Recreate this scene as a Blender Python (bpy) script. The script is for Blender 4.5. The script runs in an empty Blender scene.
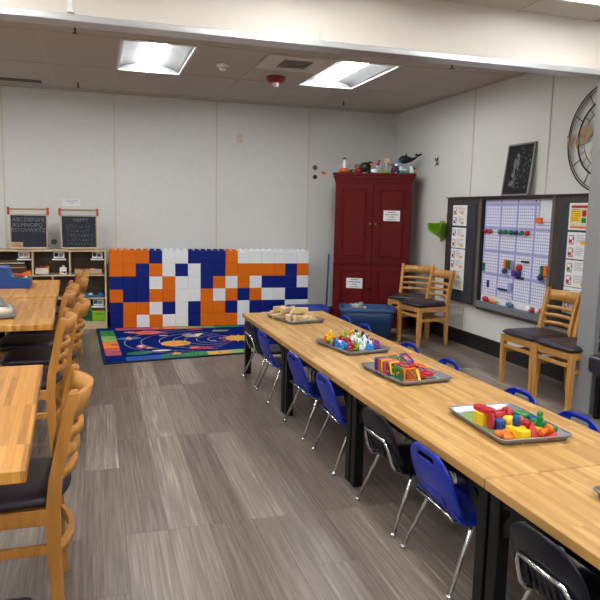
import bpy, bmesh, math, random
from mathutils import Matrix, Vector
random.seed(7)
C = bpy.context.scene.collection
PI = math.pi
def RZ(a): return Matrix.Rotation(a, 4, 'Z')
def RX(a): return Matrix.Rotation(a, 4, 'X')
def RY(a): return Matrix.Rotation(a, 4, 'Y')
def T(*v): return Matrix.Translation(Vector(v))

# ------------------------------------------------------------------ materials
def lin(h):
    h = h.lstrip('#'); o = []
    for i in (0, 2, 4):
        c = int(h[i:i+2], 16)/255
        o.append(c/12.92 if c <= .04045 else ((c+.055)/1.055)**2.4)
    return (*o, 1)
def newmat(name):
    m = bpy.data.materials.new(name); m.use_nodes = True
    return m, m.node_tree.nodes, m.node_tree.links, m.node_tree.nodes['Principled BSDF']
def mat(name, hexc, rough=.5, metal=0, var=.06, scale=12, bump=0, spec=.5, trans=0):
    m, n, l, b = newmat(name)
    b.inputs['Roughness'].default_value = rough; b.inputs['Metallic'].default_value = metal
    b.inputs['Specular IOR Level'].default_value = spec
    if trans: b.inputs['Transmission Weight'].default_value = trans
    tc = n.new('ShaderNodeTexCoord'); no = n.new('ShaderNodeTexNoise'); no.inputs['Scale'].default_value = scale
    no.inputs['Detail'].default_value = 4
    l.new(tc.outputs['Object'], no.inputs['Vector'])
    r = n.new('ShaderNodeValToRGB'); c = lin(hexc)
    r.color_ramp.elements[0].position = .3; r.color_ramp.elements[1].position = .7
    r.color_ramp.elements[0].color = tuple(max(0, x*(1-var)) for x in c[:3])+(1,)
    r.color_ramp.elements[1].color = tuple(min(1, x*(1+var)) for x in c[:3])+(1,)
    l.new(no.outputs['Fac'], r.inputs['Fac']); l.new(r.outputs['Color'], b.inputs['Base Color'])
    if bump:
        bp = n.new('ShaderNodeBump'); bp.inputs['Strength'].default_value = bump; bp.inputs['Distance'].default_value = .004
        l.new(no.outputs['Fac'], bp.inputs['Height']); l.new(bp.outputs['Normal'], b.inputs['Normal'])
    return m
def emit(name, hexc, s):
    m, n, l, b = newmat(name)
    b.inputs['Base Color'].default_value = lin(hexc); b.inputs['Emission Color'].default_value = lin(hexc)
    b.inputs['Emission Strength'].default_value = s
    return m
def ramp(n, stops):
    r = n.new('ShaderNodeValToRGB'); e = r.color_ramp.elements
    while len(e) < len(stops): e.new(.5)
    for k, (p, h) in enumerate(stops): e[k].position = p; e[k].color = lin(h) if isinstance(h, str) else h
    return r
def staves(name, stops, width, length, rough, grain=.25, gx=70, gy=4, seam='#7a5a30', mort=.0006, off=.37, offf=3, bump=.1, shift=(0, 0), spec=.5, tint=(0, 1)):
    """boards running along Y: a brick pattern turned by 90 degrees, a tint per board and stretched grain"""
    m, n, l, b = newmat(name)
    tc = n.new('ShaderNodeTexCoord'); sp = n.new('ShaderNodeSeparateXYZ'); cb = n.new('ShaderNodeCombineXYZ')
    l.new(tc.outputs['Object'], sp.inputs[0])
    ad = n.new('ShaderNodeMath'); ad.operation = 'ADD'; ad.inputs[1].default_value = 20+shift[0]; l.new(sp.outputs['X'], ad.inputs[0])
    ae = n.new('ShaderNodeMath'); ae.operation = 'ADD'; ae.inputs[1].default_value = 20+shift[1]; l.new(sp.outputs['Y'], ae.inputs[0])
    l.new(ae.outputs[0], cb.inputs['X']); l.new(ad.outputs[0], cb.inputs['Y'])
    br = n.new('ShaderNodeTexBrick'); br.offset = off; br.offset_frequency = offf; br.squash = 1
    br.inputs['Scale'].default_value = 1; br.inputs['Brick Width'].default_value = length; br.inputs['Row Height'].default_value = width
    br.inputs['Mortar Size'].default_value = mort; br.inputs['Mortar Smooth'].default_value = .1
    br.inputs['Color1'].default_value = (0, 0, 0, 1); br.inputs['Color2'].default_value = (1, 1, 1, 1); br.inputs['Mortar'].default_value = (.5, .5, .5, 1)
    l.new(cb.outputs[0], br.inputs['Vector'])
    # grain
    cg = n.new('ShaderNodeCombineXYZ')
    mx = n.new('ShaderNodeMath'); mx.operation = 'MULTIPLY'; mx.inputs[1].default_value = gx; l.new(sp.outputs['X'], mx.inputs[0])
    my = n.new('ShaderNodeMath'); my.operation = 'MULTIPLY'; my.inputs[1].default_value = gy; l.new(sp.outputs['Y'], my.inputs[0])
    mz = n.new('ShaderNodeMath'); mz.operation = 'MULTIPLY'; mz.inputs[1].default_value = 31; l.new(br.outputs['Color'], mz.inputs[0])
    l.new(mx.outputs[0], cg.inputs['X']); l.new(my.outputs[0], cg.inputs['Y']); l.new(mz.outputs[0], cg.inputs['Z'])
    no = n.new('ShaderNodeTexNoise'); no.inputs['Scale'].default_value = 1; no.inputs['Detail'].default_value = 6; no.inputs['Roughness'].default_value = .65
    l.new(cg.outputs[0], no.inputs['Vector'])
    mp = n.new('ShaderNodeMapRange'); mp.inputs['From Min'].default_value = .3; mp.inputs['From Max'].default_value = .7
    mp.inputs['To Min'].default_value = -grain; mp.inputs['To Max'].default_value = grain
    l.new(no.outputs['Fac'], mp.inputs['Value'])
    su = n.new('ShaderNodeMath'); su.operation = 'ADD'; su.use_clamp = True
    tm = n.new('ShaderNodeMapRange'); tm.inputs['To Min'].default_value = tint[0]; tm.inputs['To Max'].default_value = tint[1]
    l.new(br.outputs['Color'], tm.inputs['Value'])
    l.new(tm.outputs[0], su.inputs[0]); l.new(mp.outputs[0], su.inputs[1])
    r = ramp(n, stops); l.new(su.outputs[0], r.inputs['Fac'])
    mi = n.new('ShaderNodeMixRGB'); mi.inputs['Color2'].default_value = lin(seam)
    l.new(br.outputs['Fac'], mi.inputs['Fac']); l.new(r.outputs['Color'], mi.inputs['Color1'])
    l.new(mi.outputs[0], b.inputs['Base Color'])
    b.inputs['Roughness'].default_value = rough; b.inputs['Specular IOR Level'].default_value = spec
    bp = n.new('ShaderNodeBump'); bp.inputs['Strength'].default_value = bump; bp.inputs['Distance'].default_value = .002
    l.new(no.outputs['Fac'], bp.inputs['Height']); l.new(bp.outputs['Normal'], b.inputs['Normal'])
    return m
def wood(name, a, bcol, rough=.4, sx=25, sz=3):
    m, n, l, b = newmat(name)
    tc = n.new('ShaderNodeTexCoord'); mp = n.new('ShaderNodeMapping'); mp.inputs['Scale'].default_value = (sx, sx, sz)
    no = n.new('ShaderNodeTexNoise'); no.inputs['Scale'].default_value = 1; no.inputs['Detail'].default_value = 5
    l.new(tc.outputs['Object'], mp.inputs[0]); l.new(mp.outputs[0], no.inputs['Vector'])
    r = ramp(n, [(.3, a), (.7, bcol)]); l.new(no.outputs['Fac'], r.inputs['Fac']); l.new(r.outputs['Color'], b.inputs['Base Color'])
    b.inputs['Roughness'].default_value = rough
    return m
M = {}
M['floor'] = staves('floor_planks', [(0, '#50463f'), (.3, '#685d55'), (.6, '#7a6f66'), (.85, '#8d8277'), (1, '#b0a496')], .1825, 1.22, .36, .38, 85, 2.2, '#4a413b', .0012, .37, 5, .12, (.161, .41), tint=(.16, .82))
M['wall'] = mat('wall_paint', '#d9dbd9', .55, var=.025, scale=30, bump=.15)
M['wall_r'] = mat('wall_paint_right', '#dcdddb', .5, var=.03, scale=60, bump=.3)
M['soffit'] = mat('soffit_paint', '#d2ccc3', .6, var=.02, scale=5)
M['batten'] = mat('batten', '#cfc9b8', .5, var=.03)
M['tile'] = mat('ceiling_tile', '#b9b2aa', .9, var=.05, scale=90, bump=.2)
M['tbar'] = mat('ceiling_bar', '#b9b1a7', .6, var=.02)
M['black_base'] = mat('baseboard_black', '#17171a', .5, var=.1)
M['steel_strip'] = mat('aluminium_strip', '#c9ccd0', .35, metal=.6, var=.04)
M['column'] = mat('column_grey', '#8d8e8f', .5, var=.04, scale=6)
M['white_metal'] = mat('white_enamel', '#e8e8e4', .4, var=.02)
M['reflector'] = mat('white_reflector', '#ececea', .6, var=.02)
M['lens'] = emit('lamp_lens', '#fbfaf8', 36)
M['wing'] = mat('lamp_wing', '#85888a', .7, var=.02)
M['red_plastic'] = mat('alarm_red', '#8e1a1c', .4)
M['clear'] = mat('clear_strobe', '#e9e5df', .1, var=.02)
M['grille'] = mat('vent_white', '#cfc8be', .6)
M['dark'] = mat('dark_void', '#0d0d0e', .8)
M['brass'] = mat('brass', '#b08a45', .3, metal=.9)
M['armoire'] = mat('armoire_red', '#5e0c10', .42, var=.12, scale=8, spec=.2)
M['armoire_d'] = mat('armoire_groove', '#3c0b0d', .5)
M['paper'] = mat('white_paper', '#e9ebee', .7, var=.01)
M['ink'] = mat('ink', '#2b2d33', .7)
M['grey_ink'] = mat('grey_ink', '#8a8c92', .7)
M['chrome'] = mat('chrome', '#d4d6d8', .15, metal=1, var=.02)
M['black_steel'] = mat('black_steel', '#08090b', .45, var=.15, spec=.3)
M['kid_blue'] = mat('blue_plastic', '#0a2aa2', .32, var=.06, scale=5)
M['kid_black'] = mat('navy_black_plastic', '#040817', .36, var=.08, spec=.35)
M['table'] = staves('butcher_block', [(0, '#a67a3e'), (.4, '#b88c4e'), (.75, '#c59b5d'), (1, '#d2ad72')], .025, .46, .42, .30, 110, 4, '#a98049', .0004, .43, 3, .03, tint=(.15, .85))
M['table_dark'] = staves('butcher_block_orange', [(0, '#9a6223'), (.35, '#bc8236'), (.75, '#ca9141'), (1, '#d8a452')], .023, .40, .3, .2, 90, 5, '#8f6024', .0004, .43, 3, .03)
M['chair_wood'] = wood('chair_beech', '#b5803f', '#cf9b58', .35)
M['chair_wood_d'] = wood('chair_beech_warm', '#a56c2c', '#c18940', .35)
M['cushion'] = mat('plum_black_vinyl', '#292430', .38, var=.1, scale=20)
M['tray'] = mat('aluminium_tray', '#8d8f92', .38, metal=.8, var=.06, scale=25)
M['o'] = mat('block_orange', '#dc6c04', .42, var=.04, scale=3, spec=.25)
M['b'] = mat('block_blue', '#011c74', .42, var=.05, scale=3, spec=.25)
M['w'] = mat('block_white', '#e9edf0', .35, var=.015, scale=3)
M['tub'] = mat('tub_blue', '#163f70', .42, var=.05)
M['cobalt'] = mat('cobalt', '#162f8c', .45)
M['shelf'] = wood('shelf_birch', '#b7a283', '#cdb99a', .5, 6, 30)
M['shelf_back'] = wood('shelf_backing', '#5b4c3b', '#6b5a46', .6, 6, 20)
M['easel_red'] = mat('easel_red', '#c23a25', .4)
M['slate'] = mat('chalk_slate', '#232a35', .75, var=.25, scale=14)
M['chalk'] = mat('chalk', '#7c838b', .9)
M['board_wood'] = wood('dark_board_wood', '#2f2825', '#463d38', .5, 40, 4)
M['board_edge'] = wood('grey_brown_edge', '#5c5148', '#74685d', .5, 40, 4)
M['charcoal'] = mat('charcoal_felt', '#2f343d', .7)
M['lav'] = mat('lavender_plastic', '#aab0de', .4, var=.05, scale=7)
M['lav_line'] = mat('lavender_joint', '#8d94cc', .5)
M['pegwhite'] = mat('peg_hole_white', '#edf0fa', .5, var=.01)
M['backwhite'] = mat('whiteboard', '#e4e6ef', .3, var=.01)
M['greytray'] = mat('grey_shelf_lip', '#70757d', .5)
M['rugblue'] = mat('rug_blue', '#031b66', .95, var=.2, scale=40, bump=.4, spec=.05)
M['rugedge'] = mat('rug_edge', '#10131f', .95)
for k, h in dict(green='#1d7f3f', lime='#7fb41f', teal='#1c8f8c', red='#b51f26', pink='#d9336e', yellow='#eec21b', orange='#e8731c', purple='#5b2f8f',
                 blue='#174a9c', navy='#1d2a66', sky='#2c86d6', white='#eceef0', black='#141416', brown='#6a4b34', grey='#8c8d90', tan='#c2a07a',
                 gold='#a98b5a', cream='#d8cfb8', deepgreen='#0f6b4a', rose='#b0505c', lightgreen='#7fa255', ochre='#c79a3e', bluegreen='#2f6f8f').items():
    M[k] = mat('plastic_'+k, h, .38, var=.05, scale=9)
    M['p_'+k] = mat('print_'+k, h, .9, var=.18, scale=30)
M['wblock'] = wood('block_maple', '#cfae7c', '#e0c496', .5, 12, 12)
M['clockblack'] = mat('clock_iron', '#1b1b1d', .5)

# ------------------------------------------------------------------ mesh builder
class MB:
    def __init__(s): s.bm = bmesh.new(); s.mi = 0
    def _fin(s, vs, smooth=False):
        fs = set(f for v in vs for f in v.link_faces)
        for f in fs: f.material_index = s.mi; f.smooth = smooth
        return fs
    def raw(s, verts, faces, smooth=False, mtx=None):
        vs = [s.bm.verts.new((mtx @ Vector(v)) if mtx else v) for v in verts]
        for f in faces:
            try:
                q = s.bm.faces.new([vs[i] for i in f]); q.material_index = s.mi; q.smooth = smooth
            except ValueError: pass
        return vs
    def box(s, c, d, m=None, bevel=0, seg=1):
        mt = T(*c) @ (m or Matrix()) @ Matrix.Diagonal((*d, 1))
        vs = bmesh.ops.create_cube(s.bm, size=1, matrix=mt)['verts']
        s._fin(vs)
        if bevel:
            es = list(set(e for v in vs for e in v.link_edges))
            bmesh.ops.bevel(s.bm, geom=es, offset=bevel, segments=seg, profile=.5, affect='EDGES', material=-1)
        return s
    def bar(s, a, b, w, t, up=(0, 0, 1)):
        a = Vector(a); b = Vector(b); y = (b-a); L = y.length; y.normalize(); u = Vector(up); x = y.cross(u)
        if x.length < 1e-4: x = y.cross(Vector((1, 0, 0)))
        x.normalize(); z = x.cross(y)
        m = Matrix(((x.x, y.x, z.x, 0), (x.y, y.y, z.y, 0), (x.z, y.z, z.z, 0), (0, 0, 0, 1)))
        s.box((a+b)/2, (w, L, t), m); return s
    def cyl(s, a, b, r0, r1=None, n=16, cap=True, smooth=True):
        r1 = r0 if r1 is None else r1
        a = Vector(a); b = Vector(b); d = (b-a).normalized(); q = Vector((0, 0, 1)).rotation_difference(d).to_matrix()
        vs = []; 
        for p, r in ((a, r0), (b, r1)):
            for k in range(n):
                vs.append(p + q @ Vector((r*math.cos(2*PI*k/n), r*math.sin(2*PI*k/n), 0)))
        v = s.raw(vs, [(k, (k+1) % n, n+(k+1) % n, n+k) for k in range(n)], smooth)
        if cap:
            for f in (list(reversed(v[:n])), v[n:]):
                q_ = s.bm.faces.new(f); q_.material_index = s.mi
        return s
    def tube(s, path, r, n=8, closed=False):
        P = [Vector(p) for p in path]; N = len(P); rings = []; up = None
        for i, p in enumerate(P):
            if closed: t = (P[(i+1) % N]-P[i-1]).normalized()
            else: t = (P[min(i+1, N-1)]-P[max(i-1, 0)]).normalized()
            if up is None:
                up = t.cross(Vector((0, 0, 1)))
                if up.length < .05: up = t.cross(Vector((1, 0, 0)))
            up = (up - t*up.dot(t)).normalized(); o = t.cross(up)
            rr = r[i] if isinstance(r, (list, tuple)) else r
            rings.append([s.bm.verts.new(p + up*rr*math.cos(2*PI*k/n)+o*rr*math.sin(2*PI*k/n)) for k in range(n)])
        for i in range(N if closed else N-1):
            A = rings[i]; B = rings[(i+1) % N]
            for k in range(n):
                f = s.bm.faces.new((A[k], A[(k+1) % n], B[(k+1) % n], B[k])); f.smooth = True; f.material_index = s.mi
        if not closed:
            for f in (list(reversed(rings[0])), rings[-1]):
                q = s.bm.faces.new(f); q.material_index = s.mi
        return s
    def ball(s, c, r, n=12, m=None):
        r = (r, r, r) if not isinstance(r, (tuple, list)) else r
        vs = bmesh.ops.create_uvsphere(s.bm, u_segments=n, v_segments=max(6, n*2//3), radius=1, matrix=T(*c) @ (m or Matrix()) @ Matrix.Diagonal((*r, 1)))['verts']
        s._fin(vs, True); return s
    def lathe(s, prof, c=(0, 0, 0), n=20, m=None):
        vs = []; K = len(prof)
        for k in range(n):
            a = 2*PI*k/n
            for r, z in prof:
                p = Vector((max(r, 1e-5)*math.cos(a), max(r, 1e-5)*math.sin(a), z))
                if m: p = m @ p
                vs.append(Vector(c)+p)
        s.raw(vs, [(k*K+j, ((k+1) % n)*K+j, ((k+1) % n)*K+j+1, k*K+j+1) for k in range(n) for j in range(K-1)], True); return s
    def prism(s, poly, d0, d1, m=None, smooth=False):
        """poly in XY, extruded d0..d1 in Z, then moved by m"""
        n = len(poly)
        vs = s.raw([(x, y, d0) for x, y in poly]+[(x, y, d1) for x, y in poly], [(k, (k+1) % n, n+(k+1) % n, n+k) for k in range(n)], smooth, m)
        for f in (list(reversed(vs[:n])), vs[n:]):
            try:
                q = s.bm.faces.new(f); q.material_index = s.mi
            except ValueError: pass
        return s
    def sweep(s, path, w, d):
        """rectangular post: horizontal sections w x d at each path point (w, d may be lists)"""
        rings = []
        for i, p in enumerate(path):
            ww = w[i] if isinstance(w, (list, tuple)) else w; dd = d[i] if isinstance(d, (list, tuple)) else d
            rings.append([s.bm.verts.new((p[0]+x*ww/2, p[1]+y*dd/2, p[2])) for x, y in ((-1, -1), (1, -1), (1, 1), (-1, 1))])
        for A, B in zip(rings, rings[1:]):
            for k in range(4):
                f = s.bm.faces.new((A[k], A[(k+1) % 4], B[(k+1) % 4], B[k])); f.material_index = s.mi
        for f in (list(reversed(rings[0])), rings[-1]):
            q = s.bm.faces.new(f); q.material_index = s.mi
        return s
    def arc_rail(s, hw, y0, bow, z0, z1, th, n=12, lean=0):
        """a bowed slat between two posts: x -hw..hw, centre pushed back by bow"""
        rings = []
        for i in range(n+1):
            u = -1+2*i/n; y = y0-bow*(1-u*u); 
            rings.append([s.bm.verts.new((u*hw, y+a, z)) for a, z in ((-th/2, z0), (th/2, z0), (th/2-lean, z1), (-th/2-lean, z1))])
        for A, B in zip(rings, rings[1:]):
            for k in range(4):
                f = s.bm.faces.new((A[k], B[k], B[(k+1) % 4], A[(k+1) % 4])); f.material_index = s.mi; f.smooth = k in (1, 3)
        for f in (rings[0], list(reversed(rings[-1]))):
            q = s.bm.faces.new(f); q.material_index = s.mi
        return s
    def sheet(s, fn, nu, nv, th, skip=None, smooth=True):
        """thick curved sheet: fn(u,v)->point, offset by th along the normal"""
        P = [[Vector(fn(i/nu, j/nv)) for j in range(nv+1)] for i in range(nu+1)]
        def nrm(i, j):
            a = P[min(i+1, nu)][j]-P[max(i-1, 0)][j]; b = P[i][min(j+1, nv)]-P[i][max(j-1, 0)]
            q = a.cross(b); return q.normalized() if q.length > 1e-9 else Vector((0, 0, 1))
        A = [[s.bm.verts.new(P[i][j]) for j in range(nv+1)] for i in range(nu+1)]
        B = [[s.bm.verts.new(P[i][j]-nrm(i, j)*th) for j in range(nv+1)] for i in range(nu+1)]
        keep = [[not (skip and skip((i+.5)/nu, (j+.5)/nv)) for j in range(nv)] for i in range(nu)]
        def F(*v):
            try:
                f = s.bm.faces.new(v); f.smooth = smooth; f.material_index = s.mi
            except ValueError: pass
        for i in range(nu):
            for j in range(nv):
                if not keep[i][j]: continue
                F(A[i][j], A[i+1][j], A[i+1][j+1], A[i][j+1]); F(B[i][j], B[i][j+1], B[i+1][j+1], B[i+1][j])
                if i == 0 or not keep[i-1][j]: F(A[i][j], A[i][j+1], B[i][j+1], B[i][j])
                if i == nu-1 or not keep[i+1][j]: F(A[i+1][j+1], A[i+1][j], B[i+1][j], B[i+1][j+1])
                if j == 0 or not keep[i][j-1]: F(A[i+1][j], A[i][j], B[i][j], B[i+1][j])
                if j == nv-1 or not keep[i][j+1]: F(A[i][j+1], A[i+1][j+1], B[i+1][j+1], B[i][j+1])
        return s
    def text(s, txt, size, m, align='CENTER', extrude=.0006):
        cu = bpy.data.curves.new('t', 'FONT'); cu.body = txt; cu.size = size; cu.align_x = align; cu.extrude = extrude; cu.resolution_u = 2
        ob = bpy.data.objects.new('t', cu); C.objects.link(ob)
        dg = bpy.context.evaluated_depsgraph_get(); me = ob.evaluated_get(dg).to_mesh()
        s.raw([v.co.copy() for v in me.vertices], [tuple(p.vertices) for p in me.polygons], False, m)
        ob.evaluated_get(dg).to_mesh_clear(); bpy.data.objects.remove(ob); bpy.data.curves.remove(cu)
        return s
    def build(s, name, mats, parent=None, label=None, fix=True):
        me = bpy.data.meshes.new(name)
        if fix: bmesh.ops.recalc_face_normals(s.bm, faces=s.bm.faces)
        loose = [v for v in s.bm.verts if not v.link_faces]
        if loose: bmesh.ops.delete(s.bm, geom=loose, context='VERTS')
        s.bm.to_mesh(me); s.bm.free()
        for k in (mats if isinstance(mats, (list, tuple)) else [mats]): me.materials.append(M[k])
        o = bpy.data.objects.new(name, me); C.objects.link(o)
        if parent: o.parent = parent
        if label: o['label'] = label
        return o

def tag(o, label, cat, group=None, kind=None):
    o['label'] = label; o['category'] = cat
    if group: o['group'] = group
    if kind: o['kind'] = kind
    return o
def thing(name, label, cat, loc=(0, 0, 0), rz=0, group=None):
    o = bpy.data.objects.new(name, None); C.objects.link(o); o.empty_display_size = .1
    o.location = loc; o.rotation_euler = (0, 0, rz); return tag(o, label, cat, group)
def solo(mb, name, mats, label, cat, loc=(0, 0, 0), rot=(0, 0, 0), group=None):
    o = mb.build(name, mats); o.location = loc; o.rotation_euler = rot; return tag(o, label, cat, group)
def struct(mb, name, mats):
    o = mb.build(name, mats); o['kind'] = 'structure'; return o
def dup(root, loc, rz, label=None, group=None):
    r = root.copy(); C.objects.link(r); r.location = loc; r.rotation_euler = (0, 0, rz) if not isinstance(rz, tuple) else rz
    if label: r['label'] = label
    if group: r['group'] = group
    for ch in list(root.children):
        c = ch.copy(); C.objects.link(c); c.parent = r
        for g in list(ch.children):
            d = g.copy(); C.objects.link(d); d.parent = c
    return r

# ------------------------------------------------------------------ setting
XR, YB, HC = 3.85, 8.183, 2.74
XL, YF = -4.2, -3.2
struct(MB().box(((XL+XR)/2, (YB+YF)/2, -.05), (XR-XL+.4, YB-YF+.4, .1)), 'floor', 'floor')
struct(MB().box(((XL+XR)/2, YB+.05, HC/2), (XR-XL+.4, .1, HC)), 'wall_back', 'wall')
struct(MB().box((XR+.05, (YB+YF)/2, HC/2), (.1, YB-YF, HC)), 'wall_right', 'wall_r')
struct(MB().box((XL-.05, (YB+YF)/2, HC/2), (.1, YB-YF, HC)), 'wall_left', 'wall')
struct(MB().box(((XL+XR)/2, YF-.05, HC/2), (XR-XL+.4, .1, HC)), 'wall_front', 'wall')
# ceiling with suspended grid
LIGHTS = [(.515, 6.15), (2.345, 6.15), (-1.315, 6.15), (-3.145, 6.15)] + [(x, y) for y in (2.94, .5, -1.94) for x in (2.955, 1.125, -.705, -2.535)]
VENT = (1.735, 5.85)
mb = MB()
mb.box(((XL+XR)/2, (YB+YF)/2, HC+.16), (XR-XL+.4, YB-YF+.4, .04))
# tiles: one slab per grid cell, left out where a light or the vent sits
def hole(x, y):
    return any(abs(x-a) < .25 and abs(y-b) < .5 for a, b in LIGHTS)
gx0 = -.40
ROWS = [8.183, 7.98, 6.76, 5.54, 4.32, 3.96]
ROWF = [3.84, 3.55, 2.33, 1.11, -.11, -1.33, -2.55, YF]
for i in range(-7, 8):
    x0 = gx0+.61*i; x0c, x1c = max(x0, XL), min(x0+.61, XR)
    if x1c-x0c < .01: continue
    for R_ in (ROWS, ROWF):
        for y1, y0 in zip(R_, R_[1:]):
            if hole(x0+.305, (y0+y1)/2): continue
            mb.box(((x0c+x1c)/2, (y0+y1)/2, HC+.01), (x1c-x0c, y1-y0, .02))
mb.box(((XL+XR)/2, 3.9, HC+.01), (XR-XL, .12, .02))
mb.mi = 1
for i in range(-6, 8):
    x = gx0+.61*i
    if XL < x < XR: mb.box((x, (YB+3.96)/2, HC-.001), (.022, YB-3.96, .006)); mb.box((x, (YF+3.84)/2, HC-.001), (.022, 3.84-YF, .006))
for y in ROWS[1:-1]+ROWF[1:-1]: mb.box(((XL+XR)/2, y, HC-.0015), (XR-XL, .022, .006))
mb.box(((XL+XR)/2, YB-.012, HC-.002), (XR-XL, .024, .008)); mb.box((XR-.012, (YB+YF)/2, HC-.002), (.024, YB-YF, .008))
struct(mb, 'ceiling', ['tile', 'tbar'])
# header beam across the room with its metal edge
struct(MB().box(((XL+XR)/2, 3.90, (2.43+HC)/2), (XR-XL, .12, HC-2.43)), 'trim_1', 'soffit')
struct(MB().box(((XL+XR)/2, 3.9, 2.4115), (XR-XL, .132, .037), bevel=.004), 'trim_2', 'steel_strip')
mb = MB(); mb.box((3.397, 3.825, 1.196), (.028, .17, 2.392), bevel=.002); mb.mi = 1; mb.box((3.401, 3.735, 1.196), (.034, .012, 2.392)); mb.box((3.424, 3.825, 1.196), (.024, .15, 2.39))
struct(mb, 'trim_3', ['column', 'greytray'])
for k, x in enumerate((-3.44, -2.22, -.994, .221, 1.44, 2.64)):
    struct(MB().box((x, YB-.003, (HC+.16)/2), (.015, .006, HC-.17)), 'trim_%d' % (4+k), 'batten')
for k, y in enumerate((6.235, 4.995, 3.78)):
    struct(MB().box((XR-.003, y, (HC+.16)/2), (.006, .014, HC-.17)), 'trim_%d' % (10+k), 'batten')
struct(MB().box(((XL+XR)/2, YB-.006, .078), (XR-XL, .012, .156)), 'baseboard_back', 'black_base')
struct(MB().box((XR-.006, (YB+YF)/2, .078), (.012, YB-YF-.02, .156)), 'baseboard_right', 'black_base')

# ------------------------------------------------------------------ ceiling fixtures
def make_light(label):
    t = thing('ceiling_light', label, 'ceiling light', (0, 0, HC), 0, 'recessed ceiling lights')
    mb = MB()
    for x in (-.296, .296): mb.box((x, 0, -.004), (.018, 1.2, .012))
    for y in (-.591, .591): mb.box((0, y, -.004), (.6, .018, .012))
    mb.build('frame', 'white_metal', t)
    mb = MB()
    for sg in (-1, 1):
        mb.sheet(lambda u, v, sg=sg: (sg*(.09+.198*u), -.582+1.164*v, .07*(1-u)**.6+.004 if u < 1 else .002), 8, 1, .004)
    for y in (-.582, .582): mb.box((0, y, .04), (.57, .004, .075))
    mb.build('reflector', 'wing', t)
    mb = MB()
    mb.sheet(lambda u, v: (-.09+.18*u, -.57+1.14*v, .055-.045*math.sin(PI*u)), 10, 1, .004)
    mb.build('lens', 'lens', t)
    mb = MB(); mb.box((0, 0, .11), (.59, 1.19, .01)).build('housing', 'white_metal', t)
    return t
lab = ['recessed ceiling light nearest the back wall on the left, bright centre strip', 'recessed ceiling light nearest the back wall on the right, above the red cabinet side',
       'recessed ceiling light in front of the beam at the top right corner']
L0 = make_light(lab[0]); L0.location = (*LIGHTS[0], HC)
for k, (x, y) in enumerate(LIGHTS[1:], 1):
    dup(L0, (x, y, HC), 0, lab[1] if k == 1 else lab[2] if k == 4 else 'recessed ceiling light outside the view of the photo', 'recessed ceiling lights')
# square air vent
t = thing('ceiling_vent', 'square white ceiling air vent with dark louvres between the two lights', 'air vent', (*VENT, HC-.001))
mb = MB()
for x in (-.22, .22): mb.box((x, 0, -.006), (.17, .56, .01))
for y in (-.22, .22): mb.box((0, y, -.006), (.27, .12, .01))
mb.build('frame', 'grille', t)
MB().box((0, 0, -.003), (.3, .34, .004)).build('duct', 'dark', t)
for k in range(6):
    MB().box((0, -.135+.054*k, -.010), (.27, .016, .003), RX(.6)).build('louvre', 'grille', t)
t = thing('slot_vent', 'long slotted air vent in the ceiling at the left edge', 'air vent', (-.86, 7.7, HC-.001))
MB().box((-.02, 0, -.004), (.74, .2, .008)).build('frame', 'grille', t)
for k in range(3): MB().box((-.02, -.06+.06*k, -.0085), (.7, .035, .004)).build('slot', 'dark', t)
t = thing('ceiling_fire_alarm', 'red ceiling fire alarm with a clear strobe below the air vent', 'fire alarm', (1.735, 6.5, HC))
MB().lathe([(0, 0), (.095, 0), (.095, -.03), (.075, -.055), (0, -.058)], n=24).build('housing', 'red_plastic', t)
MB().lathe([(0, -.055), (.035, -.056), (.032, -.085), (.015, -.1), (0, -.1)], n=16).build('strobe', 'clear', t)
t = thing('smoke_detector', 'round white smoke detector on the ceiling left of the vent', 'smoke detector', (1.137, 6.15, HC))
MB().lathe([(0, 0), (.06, 0), (.06, -.02), (.045, -.028), (0, -.03)], n=24).build('base', 'white_metal', t)
MB().lathe([(0, -.028), (.038, -.03), (.03, -.055), (0, -.058)], n=20).build('sensor_cap', 'white_metal', t)
t0 = None
for (x, y), lb in zip([(-.16, 7.63), (-.124, 5.32), (2.84, 7.49), (3.0, 5.27)],
        ['sprinkler head near the back wall at left, beside the slotted vent', 'sprinkler head just behind the beam at the far left', 'sprinkler head near the back wall above the red cabinet', 'sprinkler head just behind the beam on the right']):
    if t0 is None:
        t0 = thing('ceiling_sprinkler', lb, 'sprinkler', (x, y, HC), 0, 'ceiling sprinklers')
        MB().lathe([(0, 0), (.032, 0), (.03, -.008), (0, -.009)], n=16).build('escutcheon', 'grille', t0)
        MB().cyl((0, 0, -.005), (0, 0, -.05), .008, n=8).build('body', 'brown', t0)
        MB().lathe([(0, -.05), (.022, -.051), (.022, -.055), (0, -.056)], n=12).build('deflector', 'brown', t0)
    else: dup(t0, (x, y, HC), 0, lb, 'ceiling sprinklers')
# small hook and cord end on the beam
solo(MB().box((0, 0, 0), (.022, .006, .10)).box((0, -.012, -.05), (.03, .02, .012)).box((0, -.006, .045), (.014, .012, .01)), 'metal_bracket', 'white_metal', 'small white metal bracket screwed to the beam above its edge, top left', 'bracket', (-.112, 3.836, 2.49))
solo(MB().tube([(0, 0, 0), (.004, -.006, .02), (-.006, -.004, .03), (.01, -.006, .045)], .0025, 6), 'cord_end', 'cream', 'frayed bit of cord on the metal edge of the beam at its middle', 'cord', (1.289, 3.832, 2.435))

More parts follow.
